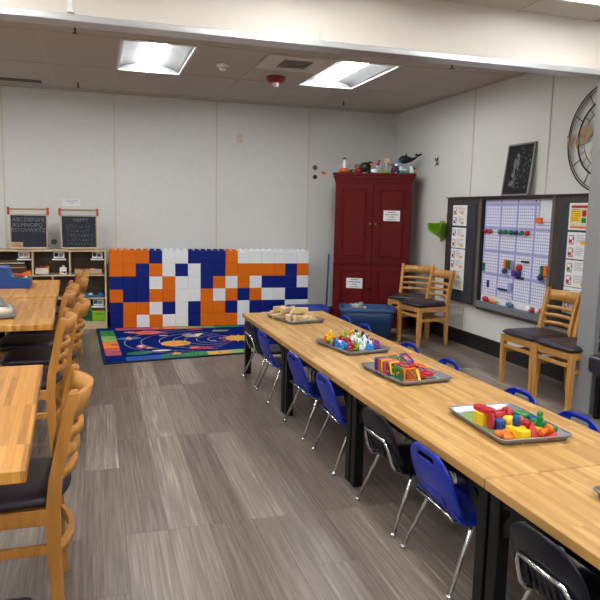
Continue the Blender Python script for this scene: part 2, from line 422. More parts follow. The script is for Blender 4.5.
# ------------------------------------------------------------------ building-block wall
GRID = ['OOBOBB', 'OOBBOO', 'OBBBOW', 'BOWOWO', 'WWOOBW', 'WBWWWW', 'BWWWBB', 'BBBOOO', 'BBOWOO', 'OOWOBO', 'WOOBWW', 'WOWOBB', 'WOBWBW', 'WOBWBO', 'WBBBWW', 'WOWBWB']
ORD = ['first', 'second', 'third', 'fourth', 'fifth', 'sixth', 'seventh', 'eighth', 'ninth', 'tenth', 'eleventh', 'twelfth', 'thirteenth', 'fourteenth', 'fifteenth', 'sixteenth']
ROWN = ['top', 'second', 'third', 'fourth', 'fifth', 'bottom']
BS = .1524
def block_mesh(col, studs):
    mb = MB(); mb.box((0, 0, BS/2), (BS-.0015, BS-.002, BS-.0006), bevel=.0022, seg=1)
    if studs:
        for x in (-.038, .038):
            for y in (-.038, .038): mb.lathe([(.024, BS-.001), (.024, BS+.016), (.021, BS+.019), (0, BS+.019)], (x, y, 0), n=14)
    o = mb.build('block', col); me = o.data; bpy.data.objects.remove(o); return me
bm_ = {(c, s): block_mesh(c.lower(), s) for c in 'OBW' for s in (False, True)}
ba = -.012
for i, colm in enumerate(GRID):
    for j, c in enumerate(colm):
        o = bpy.data.objects.new('building_block', bm_[(c, j == 0)]); C.objects.link(o)
        d = (i+.5)*BS
        jig = random.uniform(-.002, .002)
        o.location = (.131+d*math.cos(ba)-(.078+jig)*math.sin(ba), 7.885+d*math.sin(ba)+(.078+jig)*math.cos(ba), (5-j)*BS+.0008*(5-j)+.0008)
        o.rotation_euler = (0, 0, ba)
        tag(o, '%s block of the block wall, %s column from left, %s row%s' % ({'O': 'orange', 'B': 'blue', 'W': 'white'}[c], ORD[i], ROWN[j], '' if j in (0, 5) else ' from top'), 'building block', 'building blocks of the block wall')

# ------------------------------------------------------------------ rug
NL, NR, FR, FL = Vector((.04, 6.02)), Vector((2.10, 6.32)), Vector((2.12, 7.82)), Vector((-.03, 7.855))
RUGM = ['rugblue', 'rugedge', 'p_green', 'p_lightgreen', 'p_orange', 'p_rose', 'p_blue', 'p_ochre', 'p_yellow', 'p_red', 'p_cream', 'p_bluegreen', 'p_black', 'p_deepgreen', 'p_grey', 'p_tan']
def rp(u, v, z=.0):
    p = (NL*(1-u)+NR*u)*(1-v)+(FL*(1-u)+FR*u)*v
    return (p.x, p.y, z)
mb = MB()
def rpoly(uv, z, mi):
    mb.mi = mi
    vs = [mb.bm.verts.new(rp(u, v, z)) for u, v in uv]
    f = mb.bm.faces.new(vs); f.material_index = mi
def rrect(u0, v0, u1, v1, z, mi): rpoly([(u0, v0), (u1, v0), (u1, v1), (u0, v1)], z, mi)
def rell(u, v, a, b, z, mi, n=18, rot=0):
    rpoly([(u+a*math.cos(t)*math.cos(rot)-b*math.sin(t)*math.sin(rot), v+a*math.cos(t)*math.sin(rot)*1.4+b*math.sin(t)*math.cos(rot)) for t in (2*PI*k/n for k in range(n))], z, mi)
def rarc(u, v, a, b, t0, t1, w, z, mi, n=28):
    mb.mi = mi
    for k in range(n):
        s0 = t0+(t1-t0)*k/n; s1 = t0+(t1-t0)*(k+1)/n
        rpoly([(u+a*math.cos(s0), v+b*math.sin(s0)), (u+a*math.cos(s1), v+b*math.sin(s1)), (u+(a+w)*math.cos(s1), v+(b+w*1.4)*math.sin(s1)), (u+(a+w)*math.cos(s0), v+(b+w*1.4)*math.sin(s0))], z, mi)
# body and bound edge
vs = [rp(u, v, z) for z in (.001, .010) for u, v in ((0, 0), (1, 0), (1, 1), (0, 1))]
mb.mi = 1; mb.raw(vs, [(0, 1, 5, 4), (1, 2, 6, 5), (2, 3, 7, 6), (3, 0, 4, 7), (4, 5, 6, 7), (3, 2, 1, 0)])
rrect(.010, .014, .990, .986, .0106, 0)
zz = .0112
for k, c in enumerate((5, 4, 3, 2)):                       # left border squares
    v0 = .17+k*.185
    rrect(.016, v0, .088, v0+.182, zz, c)
near = [(.10, .26, 6), (.26, .37, 13), (.37, .48, 2), (.48, .60, 7), (.60, .72, 3), (.72, .84, 5), (.84, .985, 4)]
for u0, u1, c in near: rrect(u0, .02, u1, .115, zz, c)
for u0, u1, c in [(.10, .30, 5), (.30, .42, 4), (.42, .50, 7), (.50, .64, 3), (.64, .78, 2), (.78, .985, 6)]: rrect(u0, .90, u1, .98, zz, c)
for k, ch in enumerate('EDCB'):
    mb.mi = 12; p = rp(.052, .26+k*.185, zz+.0006); mb.text(ch, .10, T(*p) @ RZ(-1.53), extrude=.0002)
for (u0, u1, c), ch in zip(near, 'FGHIJKL'):
    mb.mi = 12; p = rp((u0+u1)/2, .045, zz+.0006); mb.text(ch, .10, T(*p) @ RZ(.14), extrude=.0002)
for k, ch in enumerate('AZYXWV'):
    mb.mi = 12; p = rp(.19+.15*k, .92, zz+.0006); mb.text(ch, .09, T(*p), extrude=.0002)
SU, SV = .70, .47
for a in (.10, .16, .22, .28, .34, .41, .50, .58):         # orbits round the sun
    rarc(SU, SV, a, a*.78, PI*.62, PI*1.38, .0022, zz, 10)
for k in range(14):
    t = 2*PI*k/14; rpoly([(SU+.055*math.cos(t-.15), SV+.075*math.sin(t-.15)), (SU+.105*math.cos(t), SV+.14*math.sin(t)), (SU+.055*math.cos(t+.15), SV+.075*math.sin(t+.15))], zz+.0004, 4)
rell(SU, SV, .066, .09, zz+.0008, 7)
rell(.365, .40, .075, .085, zz+.0006, 7); rell(.365, .385, .055, .02, zz+.001, 4)          # big banded planet
rell(.26, .79, .105, .028, zz+.0005, 5, rot=-.06); rell(.26, .79, .07, .065, zz+.001, 4); rell(.26, .80, .05, .02, zz+.0014, 5)   # ringed planet
rell(.52, .86, .04, .035, zz+.0006, 9); rell(.56, .42, .018, .02, zz+.0006, 14); rell(.47, .22, .06, .03, zz+.0006, 9, rot=-.15); rell(.44, .25, .025, .02, zz+.001, 4)
rpoly([(.43, .60), (.50, .58), (.545, .70), (.50, .68)], zz+.0006, 10); rpoly([(.42, .66), (.47, .72), (.50, .63), (.45, .60)], zz+.0009, 14)      # shuttle
rell(.15, .62, .06, .035, zz+.0005, 11); rell(.15, .62, .015, .05, zz+.0009, 15)                                                                # satellite
rell(.19, .36, .022, .055, zz+.0006, 5); rell(.19, .37, .01, .025, zz+.001, 10); rell(.225, .31, .018, .02, zz+.0006, 7); rell(.275, .22, .045, .02, zz+.0006, 10, rot=-.1)   # astronaut and tools
rell(.17, .19, .06, .04, zz+.0005, 13); rell(.165, .83, .03, .02, zz+.0005, 15); rell(.33, .67, .025, .012, zz+.0005, 10)
rpoly([(.335+r*math.cos(t), .12+1.4*r*math.sin(t)) for r, t in ((.034 if k % 2 == 0 else .015, PI/2+PI*k/5) for k in range(10))], zz+.0008, 7)      # star
rpoly([(.60, .74), (.68, .74), (.70, .79), (.61, .80)], zz+.0006, 3)
solo(mb, 'space_rug', RUGM, 'blue solar system rug with coloured alphabet border squares, before the block wall', 'rug')

# ------------------------------------------------------------------ red armoire
TH = .40; AOX, AOY = 3.232, 7.40
AX = thing('red_armoire', 'tall dark red wooden armoire with four panelled doors across the back corner', 'cabinet', (AOX, AOY, 0), -TH)
W2, DP = .466, .37
mb = MB()
mb.box((0, DP/2+.001, .94), (2*W2, DP, 1.72)).box((0, DP/2-.003, .04), (2*W2+.01, DP+.006, .08))
mb.build('carcass', 'armoire', AX)
mb = MB()
for z0, z1, o_ in ((1.775, 1.80, .006), (1.80, 1.835, .014), (1.835, 1.87, .026), (1.87, 1.9, .036)):
    mb.box((0, (DP-o_)/2, (z0+z1)/2), (2*(W2+o_), DP+o_, z1-z0), bevel=.004)
for k in range(30): mb.box((-.45+.031*k, -.012, 1.808), (.014, .012, .014))
mb.build('cornice', 'armoire', AX)
MB().box((0, -.008, .785), (2*W2+.012, .016, .022), bevel=.004).build('mid_rail', 'armoire', AX)
def armoire_door(x0, x1, z0, z1, knob_x, knob_z):
    w = x1-x0; h = z1-z0; c = ((x0+x1)/2, -.010, (z0+z1)/2)
    d = MB(); d.box(c, (w-.006, .02, h-.006), bevel=.003)
    pw, ph = w-.15, h-.14
    for sx in (-1, 1): d.box((c[0]+sx*(pw/2), -.022, c[2]), (.016, .010, ph+.016), bevel=.003)
    for sz in (-1, 1): d.box((c[0], -.022, c[2]+sz*(ph/2)), (pw+.016, .010, .016), bevel=.003)
    o = d.build('door', 'armoire', AX)
    d = MB(); d.box((c[0], -.016, c[2]), (pw-.03, .03, ph-.03), bevel=.012).build('raised_panel', 'armoire', o)
    MB().lathe([(0, -.03), (.012, -.028), (.014, -.018), (.006, -.012), (.006, 0), (0, 0)], (knob_x, -.02, knob_z), n=12, m=RX(-PI/2)).build('knob', 'brass' if z0 > .7 else 'armoire', o, 'small brass knob' if z0 > .7 else None)
armoire_door(-W2+.012, -.002, .80, 1.772, -.03, 1.285); armoire_door(.002, W2-.012, .80, 1.772, .03, 1.285)
armoire_door(-W2+.012, -.002, .09, .772, -.03, .5); armoire_door(.002, W2-.012, .09, .772, .03, .5)
def scribble_lines(mb, x, y, w, h, rows, seed, m, th=.0006):
    """illegible small print: rows of short dashes"""
    r = random.Random(seed)
    for k, (frac, bold) in enumerate(rows):
        z = y+h/2-h*(k+.7)/(len(rows)+.4); L = w*frac; p = -L/2
        while p < L/2-.003:
            d = min(r.uniform(.012, .034), L/2-p)
            mb.box((x+p+d/2, z, th), (d, .008*bold, th), m=None) if False else mb.raw([(x+p, z-.004*bold, th), (x+p+d, z-.004*bold, th), (x+p+d, z+.004*bold, th), (x+p, z+.004*bold, th)], [(0, 1, 2, 3)], False, m)
            p += d+.006
for sx, z, lb, sd in ((.225, 1.39, 'white printed notice taped to the upper right door of the red armoire', 3), (-.20, .555, 'white printed notice taped to the lower left door of the red armoire', 4)):
    mb = MB(); m = T(0, 0, 0) @ RX(PI/2)
    mb.prism([(-.1, -.062), (.1, -.064), (.1, .062), (-.1, .064)], 0, .001, m); mb.mi = 1
    scribble_lines(mb, 0, 0, .2, .125, [(.42, 1.3), (.78, 1.2), (.3, 1), (.52, .7)], sd, T(0, -.0012, 0) @ RX(PI/2), 0)
    p = AX.matrix_basis if False else (T(AOX, AOY, 0) @ RZ(-TH)) @ Vector((sx, -.0335, z))
    solo(mb, 'paper_notice', ['paper', 'ink'], lb, 'notice', p, (0, 0, -TH), 'notices on the red armoire')
def arm(u, v, z=1.9005): return (T(AOX, AOY, 0) @ RZ(-TH)) @ Vector((u, v, z))
def atop(mb, name, mats, label, cat, u, v=.06, rz=0): return solo(mb, name, mats, label, cat, arm(u, v), (0, 0, -TH+rz), 'toys on top of the red armoire')
# toys on top, from left to right
mb = MB(); mb.lathe([(0, 0), (.045, .004), (.06, .03), (.045, .055), (0, .058)], n=14); mb.mi = 1
mb.lathe([(.022, .055), (.026, .085), (.018, .12), (.02, .14), (0, .142)], n=10).ball((0, 0, .15), (.022, .022, .024), 10).tube([(-.05, -.01, .10), (-.02, 0, .115), (.02, 0, .115), (.065, -.01, .13)], .007, 6)
mb.mi = 2; mb.ball((0, .004, .165), (.025, .025, .02), 10)
atop(mb, 'pumpkin_figure', ['orange', 'white', 'brown'], 'white toy figure standing on an orange pumpkin, left end of the red armoire top', 'toy figure', -.37)
mb = MB(); mb.box((0, 0, .02), (.09, .05, .04), bevel=.008); mb.mi = 1; mb.ball((.02, -.02, .018), (.03, .02, .016), 10)
atop(mb, 'toy_car', ['black', 'gold'], 'small black toy with a gold front, right of the pumpkin figure', 'toy', -.262)
mb = MB(); mb.ball((0, 0, .026), (.036, .03, .026), 12); mb.mi = 1; mb.cyl((0, 0, .05), (.004, 0, .065), .004, n=6)
atop(mb, 'toy_apple', ['red', 'brown'], 'small red toy apple lying on the armoire top left of the dark creature', 'toy', -.20, -.002)
mb = MB(); mb.ball((0, 0, .075), (.07, .045, .06), 14).ball((.06, -.01, .11), (.038, .034, .034), 12)
for x in (-.045, .045):
    for y in (-.025, .025): mb.cyl((x, y, .05), (x*1.1, y, 0), .018, .02, 8)
mb.mi = 1; mb.ball((-.085, -.01, .075), (.05, .03, .028), 10, RY(.4)); mb.mi = 2; mb.ball((.075, -.035, .105), (.022, .012, .018), 8)
atop(mb, 'toy_beast', ['black', 'brown', 'orange'], 'hunched black and brown toy beast on the armoire top', 'toy animal', -.115, .09)
mb = MB(); mb.lathe([(0, 0), (.05, .002), (.055, .025), (.035, .045), (0, .05)], n=14); mb.mi = 1; mb.cyl((.015, 0, .04), (.03, 0, .105), .006, n=6)
mb.mi = 2; mb.ball((.035, -.005, .12), (.032, .02, .034), 10)
atop(mb, 'toy_flower', ['white', 'white', 'rose'], 'toy flower with a dark pink head on a white domed base', 'toy', .0, .0)
mb = MB()
mb.ball((0, 0, .135), (.02, .02, .024), 10).tube([(0, 0, .12), (0, .004, .07)], .008, 6).tube([(-.045, 0, .09), (0, 0, .105), (.04, -.01, .07)], .006, 6)
mb.tube([(-.02, -.005, 0), (-.016, 0, .035), (0, .003, .07), (.024, -.01, .035), (.03, 0, 0)], .007, 6).box((0, 0, .095), (.035, .018, .04), bevel=.006); mb.mi = 1; mb.ball((0, -.004, .155), (.018, .018, .01), 8)
atop(mb, 'skeleton_figure', ['white', 'brown'], 'white jointed toy figure mid-stride on the armoire top', 'toy figure', .06, .11)
mb = MB(); mb.lathe([(0, 0), (.05, .002), (.045, .022), (.02, .03), (0, .03)], n=14); mb.mi = 1; mb.cyl((0, 0, .02), (0, 0, .15), .007, n=8); mb.mi = 2; mb.box((.012, -.008, .155), (.075, .012, .045), bevel=.004)
atop(mb, 'toy_signpost', ['lime', 'white', 'tan'], 'white toy signpost with a brown board on a bright green base', 'toy', .14, .02)
mb = MB(); mb.prism([(-.13, .0), (-.02, .015), (.06, .012), (.10, .0), (.06, -.012), (-.02, -.012)], -.006, .006, T(0, 0, .10) @ RZ(.1) @ RY(.28)); mb.ball((.02, 0, .1), (.05, .016, .016), 10, RY(.28)); mb.mi = 1; mb.cyl((.03, 0, .095), (.03, 0, .0), .006, n=6).lathe([(0, 0), (.03, .001), (.026, .01), (0, .012)], (.03, 0, 0), n=12)
atop(mb, 'toy_glider', ['grey', 'black'], 'grey toy glider tilted on a thin black stand', 'toy', .215, .12)
mb = MB(); mb.box((0, 0, .045), (.10, .06, .05), bevel=.012).box((.005, 0, .10), (.05, .045, .05), bevel=.01); mb.mi = 1; mb.box((.005, -.024, .10), (.035, .006, .03)).box((.06, -.01, .06), (.035, .04, .05), bevel=.006); mb.mi = 2
for x in (-.035, .035): mb.cyl((x, -.036, .02), (x, .036, .02), .02, n=12)
mb.mi = 3; mb.ball((-.01, -.033, .05), (.016, .008, .012), 8)
atop(mb, 'toy_robot_car', ['navy', 'white', 'black', 'red'], 'blue and white toy robot vehicle on black wheels', 'toy vehicle', .25, .015)
mb = MB(); mb.box((0, 0, .018), (.11, .05, .036), bevel=.01); mb.mi = 1; mb.box((0, 0, .042), (.06, .04, .02), bevel=.006)
atop(mb, 'toy_boat', ['teal', 'white'], 'low teal toy boat lying at the armoire edge right of the robot vehicle', 'toy', .36, -.005)
mb = MB(); mb.lathe([(0, 0), (.034, .001), (.036, .07), (.028, .082), (0, .082)], n=14); mb.mi = 1; mb.lathe([(0, .08), (.034, .081), (.034, .105), (0, .107)], n=14)
atop(mb, 'lidded_jar', ['cream', 'sky'], 'small pale jar with a light blue lid under the whale toy', 'jar', .30, .02+.20)
mb = MB(); N = 14
rad = [.004, .028, .042, .048, .05, .048, .044, .038, .032, .026, .02, .015, .011, .008]
mb.tube([(-.10+.018*k, 0, .175+.0001*k+(max(0, k-8)**2)*.0018) for k in range(N)], rad, 12)
mb.prism([(-.05, .012), (0, -.01), (.05, .016), (.02, .03), (0, .014), (-.025, .032)], -.005, .005, T(.145, 0, .222) @ RX(PI/2) @ RZ(.1)); mb.prism([(0, 0), (.03, 0), (.012, .04)], -.004, .004, T(-.02, 0, .215) @ RX(PI/2))
for sg in (-1, 1): mb.ball((-.04, sg*.05, .15), (.03, .035, .006), 8)
mb.mi = 1; mb.ball((-.06, 0, .155), (.045, .036, .022), 10); mb.mi = 2; mb.cyl((-.01, 0, .14), (-.01, 0, .005), .006, n=8).lathe([(0, 0), (.03, .001), (.028, .01), (0, .012)], (-.01, 0, 0), n=12)
atop(mb, 'toy_whale', ['black', 'sky', 'cream'], 'black toy whale with blue belly raised on a stick, right end of the armoire', 'toy animal', .385, .14, .0)
mb = MB(); mb.ball((0, 0, .032), (.034, .026, .032), 10).ball((-.012, -.008, .07), (.016, .016, .02), 8); mb.mi = 1; mb.ball((.05, -.008, .02), (.026, .02, .02), 8); mb.mi = 2; mb.ball((.03, 0, .06), (.016, .014, .018), 8)
atop(mb, 'toy_penguin', ['white', 'gold', 'navy'], 'small white toy bird with a gold and navy base, right front of the armoire top', 'toy animal', .445, .0)
# wall stickers beside the armoire
for (x, z, r, mt, lb) in ((2.73, 1.99, .032, 'brown', 'speckled brown round wall sticker, upper of the two left of the armoire'), (2.733, 1.869, .029, 'black', 'black round wall sticker, lower of the two left of the armoire')):
    solo(MB().cyl((0, 0, 0), (0, -.006, 0), r, n=20, smooth=False), 'wall_sticker', mt, lb, 'sticker', (x, YB-.0005, z), (0, 0, 0), 'round stickers by the armoire')
solo(MB().prism([(-.035, .02), (-.01, .012), (.03, .006), (.04, -.012), (.01, -.028), (-.02, -.016), (-.03, 0)], 0, .006, RX(PI/2)), 'leaf_sticker', 'orange', 'small orange leaf sticker on the wall left of the armoire', 'sticker', (2.849, YB-.0005, 1.931))
t = thing('wall_insect', 'small dark blue and grey winged ornament on the right wall past the armoire', 'wall ornament', (XR-.012, 6.98, 2.03))
MB().ball((0, 0, 0), (.01, .014, .035), 8).build('body', 'grey', t)
for a, mt in ((.6, 'navy'), (-.6, 'navy'), (2.4, 'grey'), (-2.4, 'grey')):
    MB().prism([(-.008, 0), (.008, 0), (.02, .05), (-.004, .06)], -.002, .002, RY(PI/2) @ RZ(PI/2) @ RZ(a)).build('wing', mt, t)
t = thing('wall_plate', 'blank ivory outlet plate high on the back wall', 'outlet plate', (1.733, YB-.004, 2.312))
MB().box((0, 0, 0), (.075, .007, .118), bevel=.003).build('plate', 'batten', t)
for z in (-.025, .025): MB().box((0, -.005, z), (.034, .003, .028), bevel=.001).build('socket', 'grille', t)
t = thing('wall_plate', 'white outlet plate on the right wall behind the green funnel', 'outlet plate', (XR-.004, 6.699, 1.40), -PI/2)
MB().box((0, 0, 0), (.075, .007, .118), bevel=.003).build('plate', 'white_metal', t)
MB().box((0, -.005, 0), (.034, .003, .07), bevel=.001).build('socket', 'grille', t)
mb = MB(); mb.box((0, 0, 0), (.195, .002, .085)); mb.mi = 1
scribble_lines(mb, 0, .008, .19, .06, [(.8, .7), (.62, .7), (.2, .7)], 9, T(0, -.0013, 0) @ RX(PI/2), 0)
solo(mb, 'paper_sign', ['paper', 'grey_ink'], 'small printed paper slip on the back wall above the right chalkboard', 'notice', (-.275, YB-.0015, 1.465))
mb = MB(); mb.cyl((0, 0, 0), (0, -.02, 0), .03, n=20); mb.mi = 1; mb.cyl((0, -.02, 0), (0, -.022, 0), .012, n=12); mb.mi = 2
for k in range(8): mb.box((0, -.0215, 0), (.05, .002, .004), RY(PI*k/8))
solo(mb, 'round_wall_disc', ['black', 'black', 'grey'], 'small round black spoked disc on the wall between the two chalkboards', 'disc', (-.479, YB-.0005, 1.001))
solo(MB().tube([(0, 0, 0), (.03, .045, .45), (.055, .09, .9)], .011, 10), 'leaning_pole', 'navy', 'thin dark blue pole leaning at the left side of the red armoire', 'pole', (2.665, 7.44, .011))

# ------------------------------------------------------------------ wall activity board (right wall)
BX = 3.795      # front face
def wy(a, b): return (a+b)/2
t = thing('activity_board', 'large dark wood wall board with a lavender peg panel between two charcoal side panels', 'wall board', (XR-.001, 5.33*1.0066, 0))
YSC = 1.0066
def loc(x, y, z): return (x-(XR-.001), (y-5.33)*YSC, z)
def pbox(mb, x0, x1, y0, y1, z0, z1, bevel=0):
    mb.box(loc((x0+x1)/2, (y0+y1)/2, (z0+z1)/2), (x1-x0, (y1-y0)*YSC, z1-z0), bevel=bevel)
for (y0, y1, nm) in ((5.915, 6.56, 'left'), (4.08, 4.75, 'right')):
    mb = MB(); pbox(mb, BX, XR-.002, y0, y1, .47, 1.60); o = mb.build('side_panel', 'board_wood', t)
    mb = MB(); pbox(mb, BX-.008, BX, y0+.045, y1-.11 if nm == 'left' else y1-.10, .485, 1.545); mb.build('pin_board', 'charcoal', o)
mb = MB()
pbox(mb, BX-.004, XR-.002, 5.875, 5.915, .46, 1.602); mb.build('frame_stile', 'board_edge', t)
mb = MB(); pbox(mb, BX-.004, XR-.002, 4.75, 4.785, .46, 1.602); mb.build('frame_stile', 'board_edge', t)
mb = MB(); pbox(mb, BX-.002, XR-.002, 4.785, 5.875, 1.575, 1.602); mb.build('frame_rail', 'board_wood', t)
mb = MB(); pbox(mb, BX-.002, XR-.002, 4.785, 5.875, .445, .47); mb.build('frame_rail', 'board_wood', t)
mb = MB(); pbox(mb, BX+.002, XR-.002, 5.845, 5.875, .47, 1.575); mb.build('inner_jamb', 'dark', t)
mb = MB(); pbox(mb, 3.772, XR-.002, 4.08, 6.56, 1.602, 1.612); mb.build('top_ledge', 'board_wood', t)
mb = MB(); pbox(mb, 3.828, XR-.002, 4.785, 5.845, .47, 1.575); mb.build('backing', 'backwhite', t)
mb = MB(); pbox(mb, BX-.004, 3.826, 4.786, 5.874, .472, .54, .003); mb.build('ledge', 'greytray', t)
# peg panel: tiles with rows of pale holes (part of the panel's own mesh)
mb = MB(); py0, py1, pz0, pz1 = 4.79, 5.842, .615, 1.572
pbox(mb, 3.821, 3.8275, py0, 4.985, pz0, 1.395); pbox(mb, 3.821, 3.8275, 4.985, py1, pz0, pz1)
mb.mi = 1
nh, nv = 36, 33
dy = (py1-py0)/nh; dz = (pz1-pz0)/nv
for a in range(nh):
    for b in range(nv):
        if a % 9 == 8 or b % 8 == 7: continue
        y = py0+(a+.5)*dy; z = pz0+(b+.5)*dz
        if y < 4.99 and z > 1.39: continue
        x = 3.8206; p = [loc(x, y+q*.0102, z+w*.0102) for q, w in ((-1, -1), (1, -1), (1, 1), (-1, 1))]
        mb.raw(p, [(0, 1, 2, 3)])
mb.mi = 2
for a in range(1, 4): pbox(mb, 3.8202, 3.821, py0+(9*a-.5)*dy-.004, py0+(9*a-.5)*dy+.004, pz0, pz1 if a > 1 or True else 1.39)
for b in range(1, 5):
    z = pz0+(8*b-.5)*dz
    if z < pz1: pbox(mb, 3.8202, 3.821, py0 if z < 1.39 else 4.985, py1, z-.004, z+.004)
mb.build('peg_panel', ['lav', 'pegwhite', 'lav_line'], t, 'lavender perforated plastic panel')
# pieces plugged into the peg panel
def peg(kind, mats, label, y, z, build, group=None):
    mb = MB(); build(mb)
    return solo(mb, kind, mats, label, 'peg toy', (3.8195, y*YSC, z), (0, 0, -PI/2), group)      # local -y points into the room
def knobb(mb): mb.lathe([(0, .046), (.02, .044), (.03, .03), (.026, .012), (.012, .0), (0, 0)], n=14, m=RX(PI/2))
row = [('red', 5.785, 'leftmost'), ('red', 5.709, 'second'), ('green', 5.535, 'third'), ('green', 5.453, 'fourth'), ('green', 5.369, 'fifth'), ('navy', 5.286, 'sixth'), ('green', 5.195, 'seventh'), ('red', 5.116, 'rightmost')]
for c, y, o_ in row:
    peg('peg_gear', 'deepgreen' if c == 'green' else c, '%s peg knob, %s in the upper row of the lavender panel' % ('blue' if c == 'navy' else c, o_ if o_.endswith('most') else o_+' from the left'), y, 1.262, lambda mb: mb.lathe([(0, .038), (.017, .037), (.024, .028), (.023, .008), (.012, 0), (0, 0)], n=12, m=RX(PI/2)), 'peg knobs in the upper row')
def slab(w, h, d=.02): return lambda mb: mb.box((0, -d/2, 0), (w, d, h), bevel=.004)
peg('peg_block', 'orange', 'orange peg block at the upper right of the lavender panel', 4.965, 1.384, slab(.075, .05, .03))
for nm, mt, lb, y, z, w, h in [('peg_block', 'orange', 'orange upright peg block left in the middle cluster on the lavender panel', 5.435, .955, .034, .085),
        ('peg_block', 'deepgreen', 'dark green upright peg block beside the orange one in the middle cluster', 5.375, .95, .05, .085), ('peg_block', 'grey', 'grey upright peg block right end of the middle cluster row', 5.315, .95, .045, .08),
        ('peg_block', 'purple', 'purple peg block below the grey one in the middle cluster', 5.293, .875, .06, .06),
        ('peg_bar', 'black', 'short dark bar above the red peg knob in the middle of the panel', 5.13, .997, .11, .018), ('peg_bar', 'black', 'dark bar below the blue peg knob in the middle of the panel', 5.19, .838, .10, .018),
        ('peg_block', 'orange', 'orange upright peg block in the cluster at the right edge of the panel', 4.835, .935, .034, .10), ('peg_block', 'deepgreen', 'dark green peg block left of the orange one in the right edge cluster', 4.885, .94, .036, .08),
        ('peg_block', 'grey', 'grey peg block at the lower side of the right edge cluster', 4.81, .845, .05, .05), ('peg_bar', 'navy', 'small dark upright bar at the lower left of the lavender panel', 5.705, .729, .018, .075),
        ('peg_bar', 'deepgreen', 'green upright bar at the left edge of the lavender panel', 5.80, .895, .03, .085), ('peg_block', 'lav_line', 'pale purple square peg block low in the middle of the panel', 5.335, .735, .06, .085),
        ('peg_bar', 'navy', 'long dark flat bar left of the pale purple square low on the panel', 5.45, .70, .15, .02)]:
    peg(nm, mt, lb, y, z, slab(w, h))
peg('peg_ball', 'navy', 'blue peg knob below the orange block in the middle cluster', 5.42, .885, knobb)
peg('peg_ball', 'red', 'large red peg knob near the centre of the lavender panel', 5.197, .935, lambda mb: mb.lathe([(0, .04), (.026, .038), (.036, .026), (.03, .008), (0, 0)], n=16, m=RX(PI/2)))
peg('peg_ball', 'navy', 'blue peg knob just below the large red one near the panel centre', 5.205, .88, lambda mb: mb.lathe([(0, .05), (.026, .045), (.034, .03), (.03, .01), (0, 0)], n=16, m=RX(PI/2)) if False else mb.box((0, -.02, -.005), (.06, .04, .05), bevel=.01))
peg('peg_ball', 'navy', 'blue peg knob at the lower left of the right edge cluster', 4.88, .875, knobb)
# loose pieces lying on the ledge
for k, (mt, y, lb, r) in enumerate([('red', 5.72, 'red ball piece lying on the grey ledge at its left end', (.04, .03, .03)), ('orange', 5.60, 'orange piece lying on the grey ledge, second from the left', (.05, .022, .022)), ('gold', 5.53, 'ochre piece lying on the grey ledge beside the orange one', (.03, .02, .018)),
        ('bluegreen', 5.31, 'blue grey domed piece lying in the middle of the grey ledge', (.06, .022, .026)), ('white', 5.03, 'white piece on the grey ledge, left of the red pieces at the right end', (.035, .022, .03)),
        ('red', 4.955, 'red piece on the right part of the grey ledge, beside the white piece', (.03, .02, .028)), ('white', 4.895, 'white piece on the grey ledge between the two red pieces at right', (.024, .02, .03)), ('red', 4.835, 'red piece on the grey ledge at its far right end', (.03, .02, .032))]):
    solo(MB().ball((0, 0, r[2]), (r[1], r[0], r[2]), 10), 'loose_peg_piece', mt, lb, 'peg toy', (3.798, y*YSC, .5405))
# instruction sheets
def info_sheet(y, z, seed, label, poster=False, h=.222, w=.288):
    r = random.Random(seed); mb = MB(); mb.box((0, 0, 0), (w, .002, h)); m = T(0, -.0013, 0) @ RX(PI/2)
    def q(x0, x1, z0, z1, mi, e=.0003):
        mb.mi = mi; mb.raw([(x0, z0, e), (x1, z0, e), (x1, z1, e), (x0, z1, e)], [(0, 1, 2, 3)], False, m)
    if poster:
        q(-.13, .13, -.10, .10, 4); q(-.12, .12, .07, .09, 1, .0006); q(-.12, .0, -.04, .05, 3, .0006); q(.01, .06, 0, .05, 1, .0006); q(.07, .12, 0, .05, 5, .0006); q(.01, .06, -.05, -.01, 5, .0006); q(.07, .12, -.05, -.01, 1, .0006); q(-.12, .12, -.095, -.08, 6, .0006)
        mb.mi = 2
        for k in range(6): q(-.11, -.01+r.uniform(-.03, 0), .058-.018*k, .061-.018*k, 2, .0009)
    else:
        for s_ in (0, 1):
            zc = .055-.105*s_
            q(-.125, -.06, zc-.035, zc+.03, 2); q(-.12, -.065, zc-.03, zc+.025, 0, .0005); q(-.118, -.085, zc-.03, zc-.005, 1 if r.random() < .6 else 5, .0007); q(-.08, -.066, zc-.01, zc+.02, 6 if r.random() < .5 else 1, .0007)
            if r.random() < .8: q(-.12, -.06, zc-.047, zc-.04, 1, .0006)
            for k in range(5): q(-.035, .03+r.uniform(0, .09), zc+.032-.014*k, zc+.036-.014*k, 7, .0006)
            if r.random() < .75: x = r.uniform(.0, .06); q(x, x+.06, zc-.045, zc-.015, 3, .0006)
    return solo(mb, 'instruction_sheet', ['paper', 'p_red', 'ink', 'p_yellow', 'p_cream', 'p_green', 'p_orange', 'grey_ink'], label, 'sheet', (BX-.0095, y*YSC, z), (0, 0, -PI/2), 'instruction sheets on the wall board')
for k, z in enumerate((1.413, 1.170, .938, .715)):
    info_sheet(6.275, z, 10+k, 'white instruction sheet on the left charcoal panel, %s' % ['topmost of four', 'second from the top', 'third from the top', 'lowest, behind the chair back'][k])
info_sheet(4.41, 1.425, 20, 'coloured instruction poster topmost on the right charcoal panel', True)
for k, z in enumerate((1.185, .953, .725)):
    info_sheet(4.41, z, 21+k, 'white instruction sheet on the right charcoal panel, %s' % ['just below the coloured poster', 'third from the top', 'lowest, behind the chair back'][k])
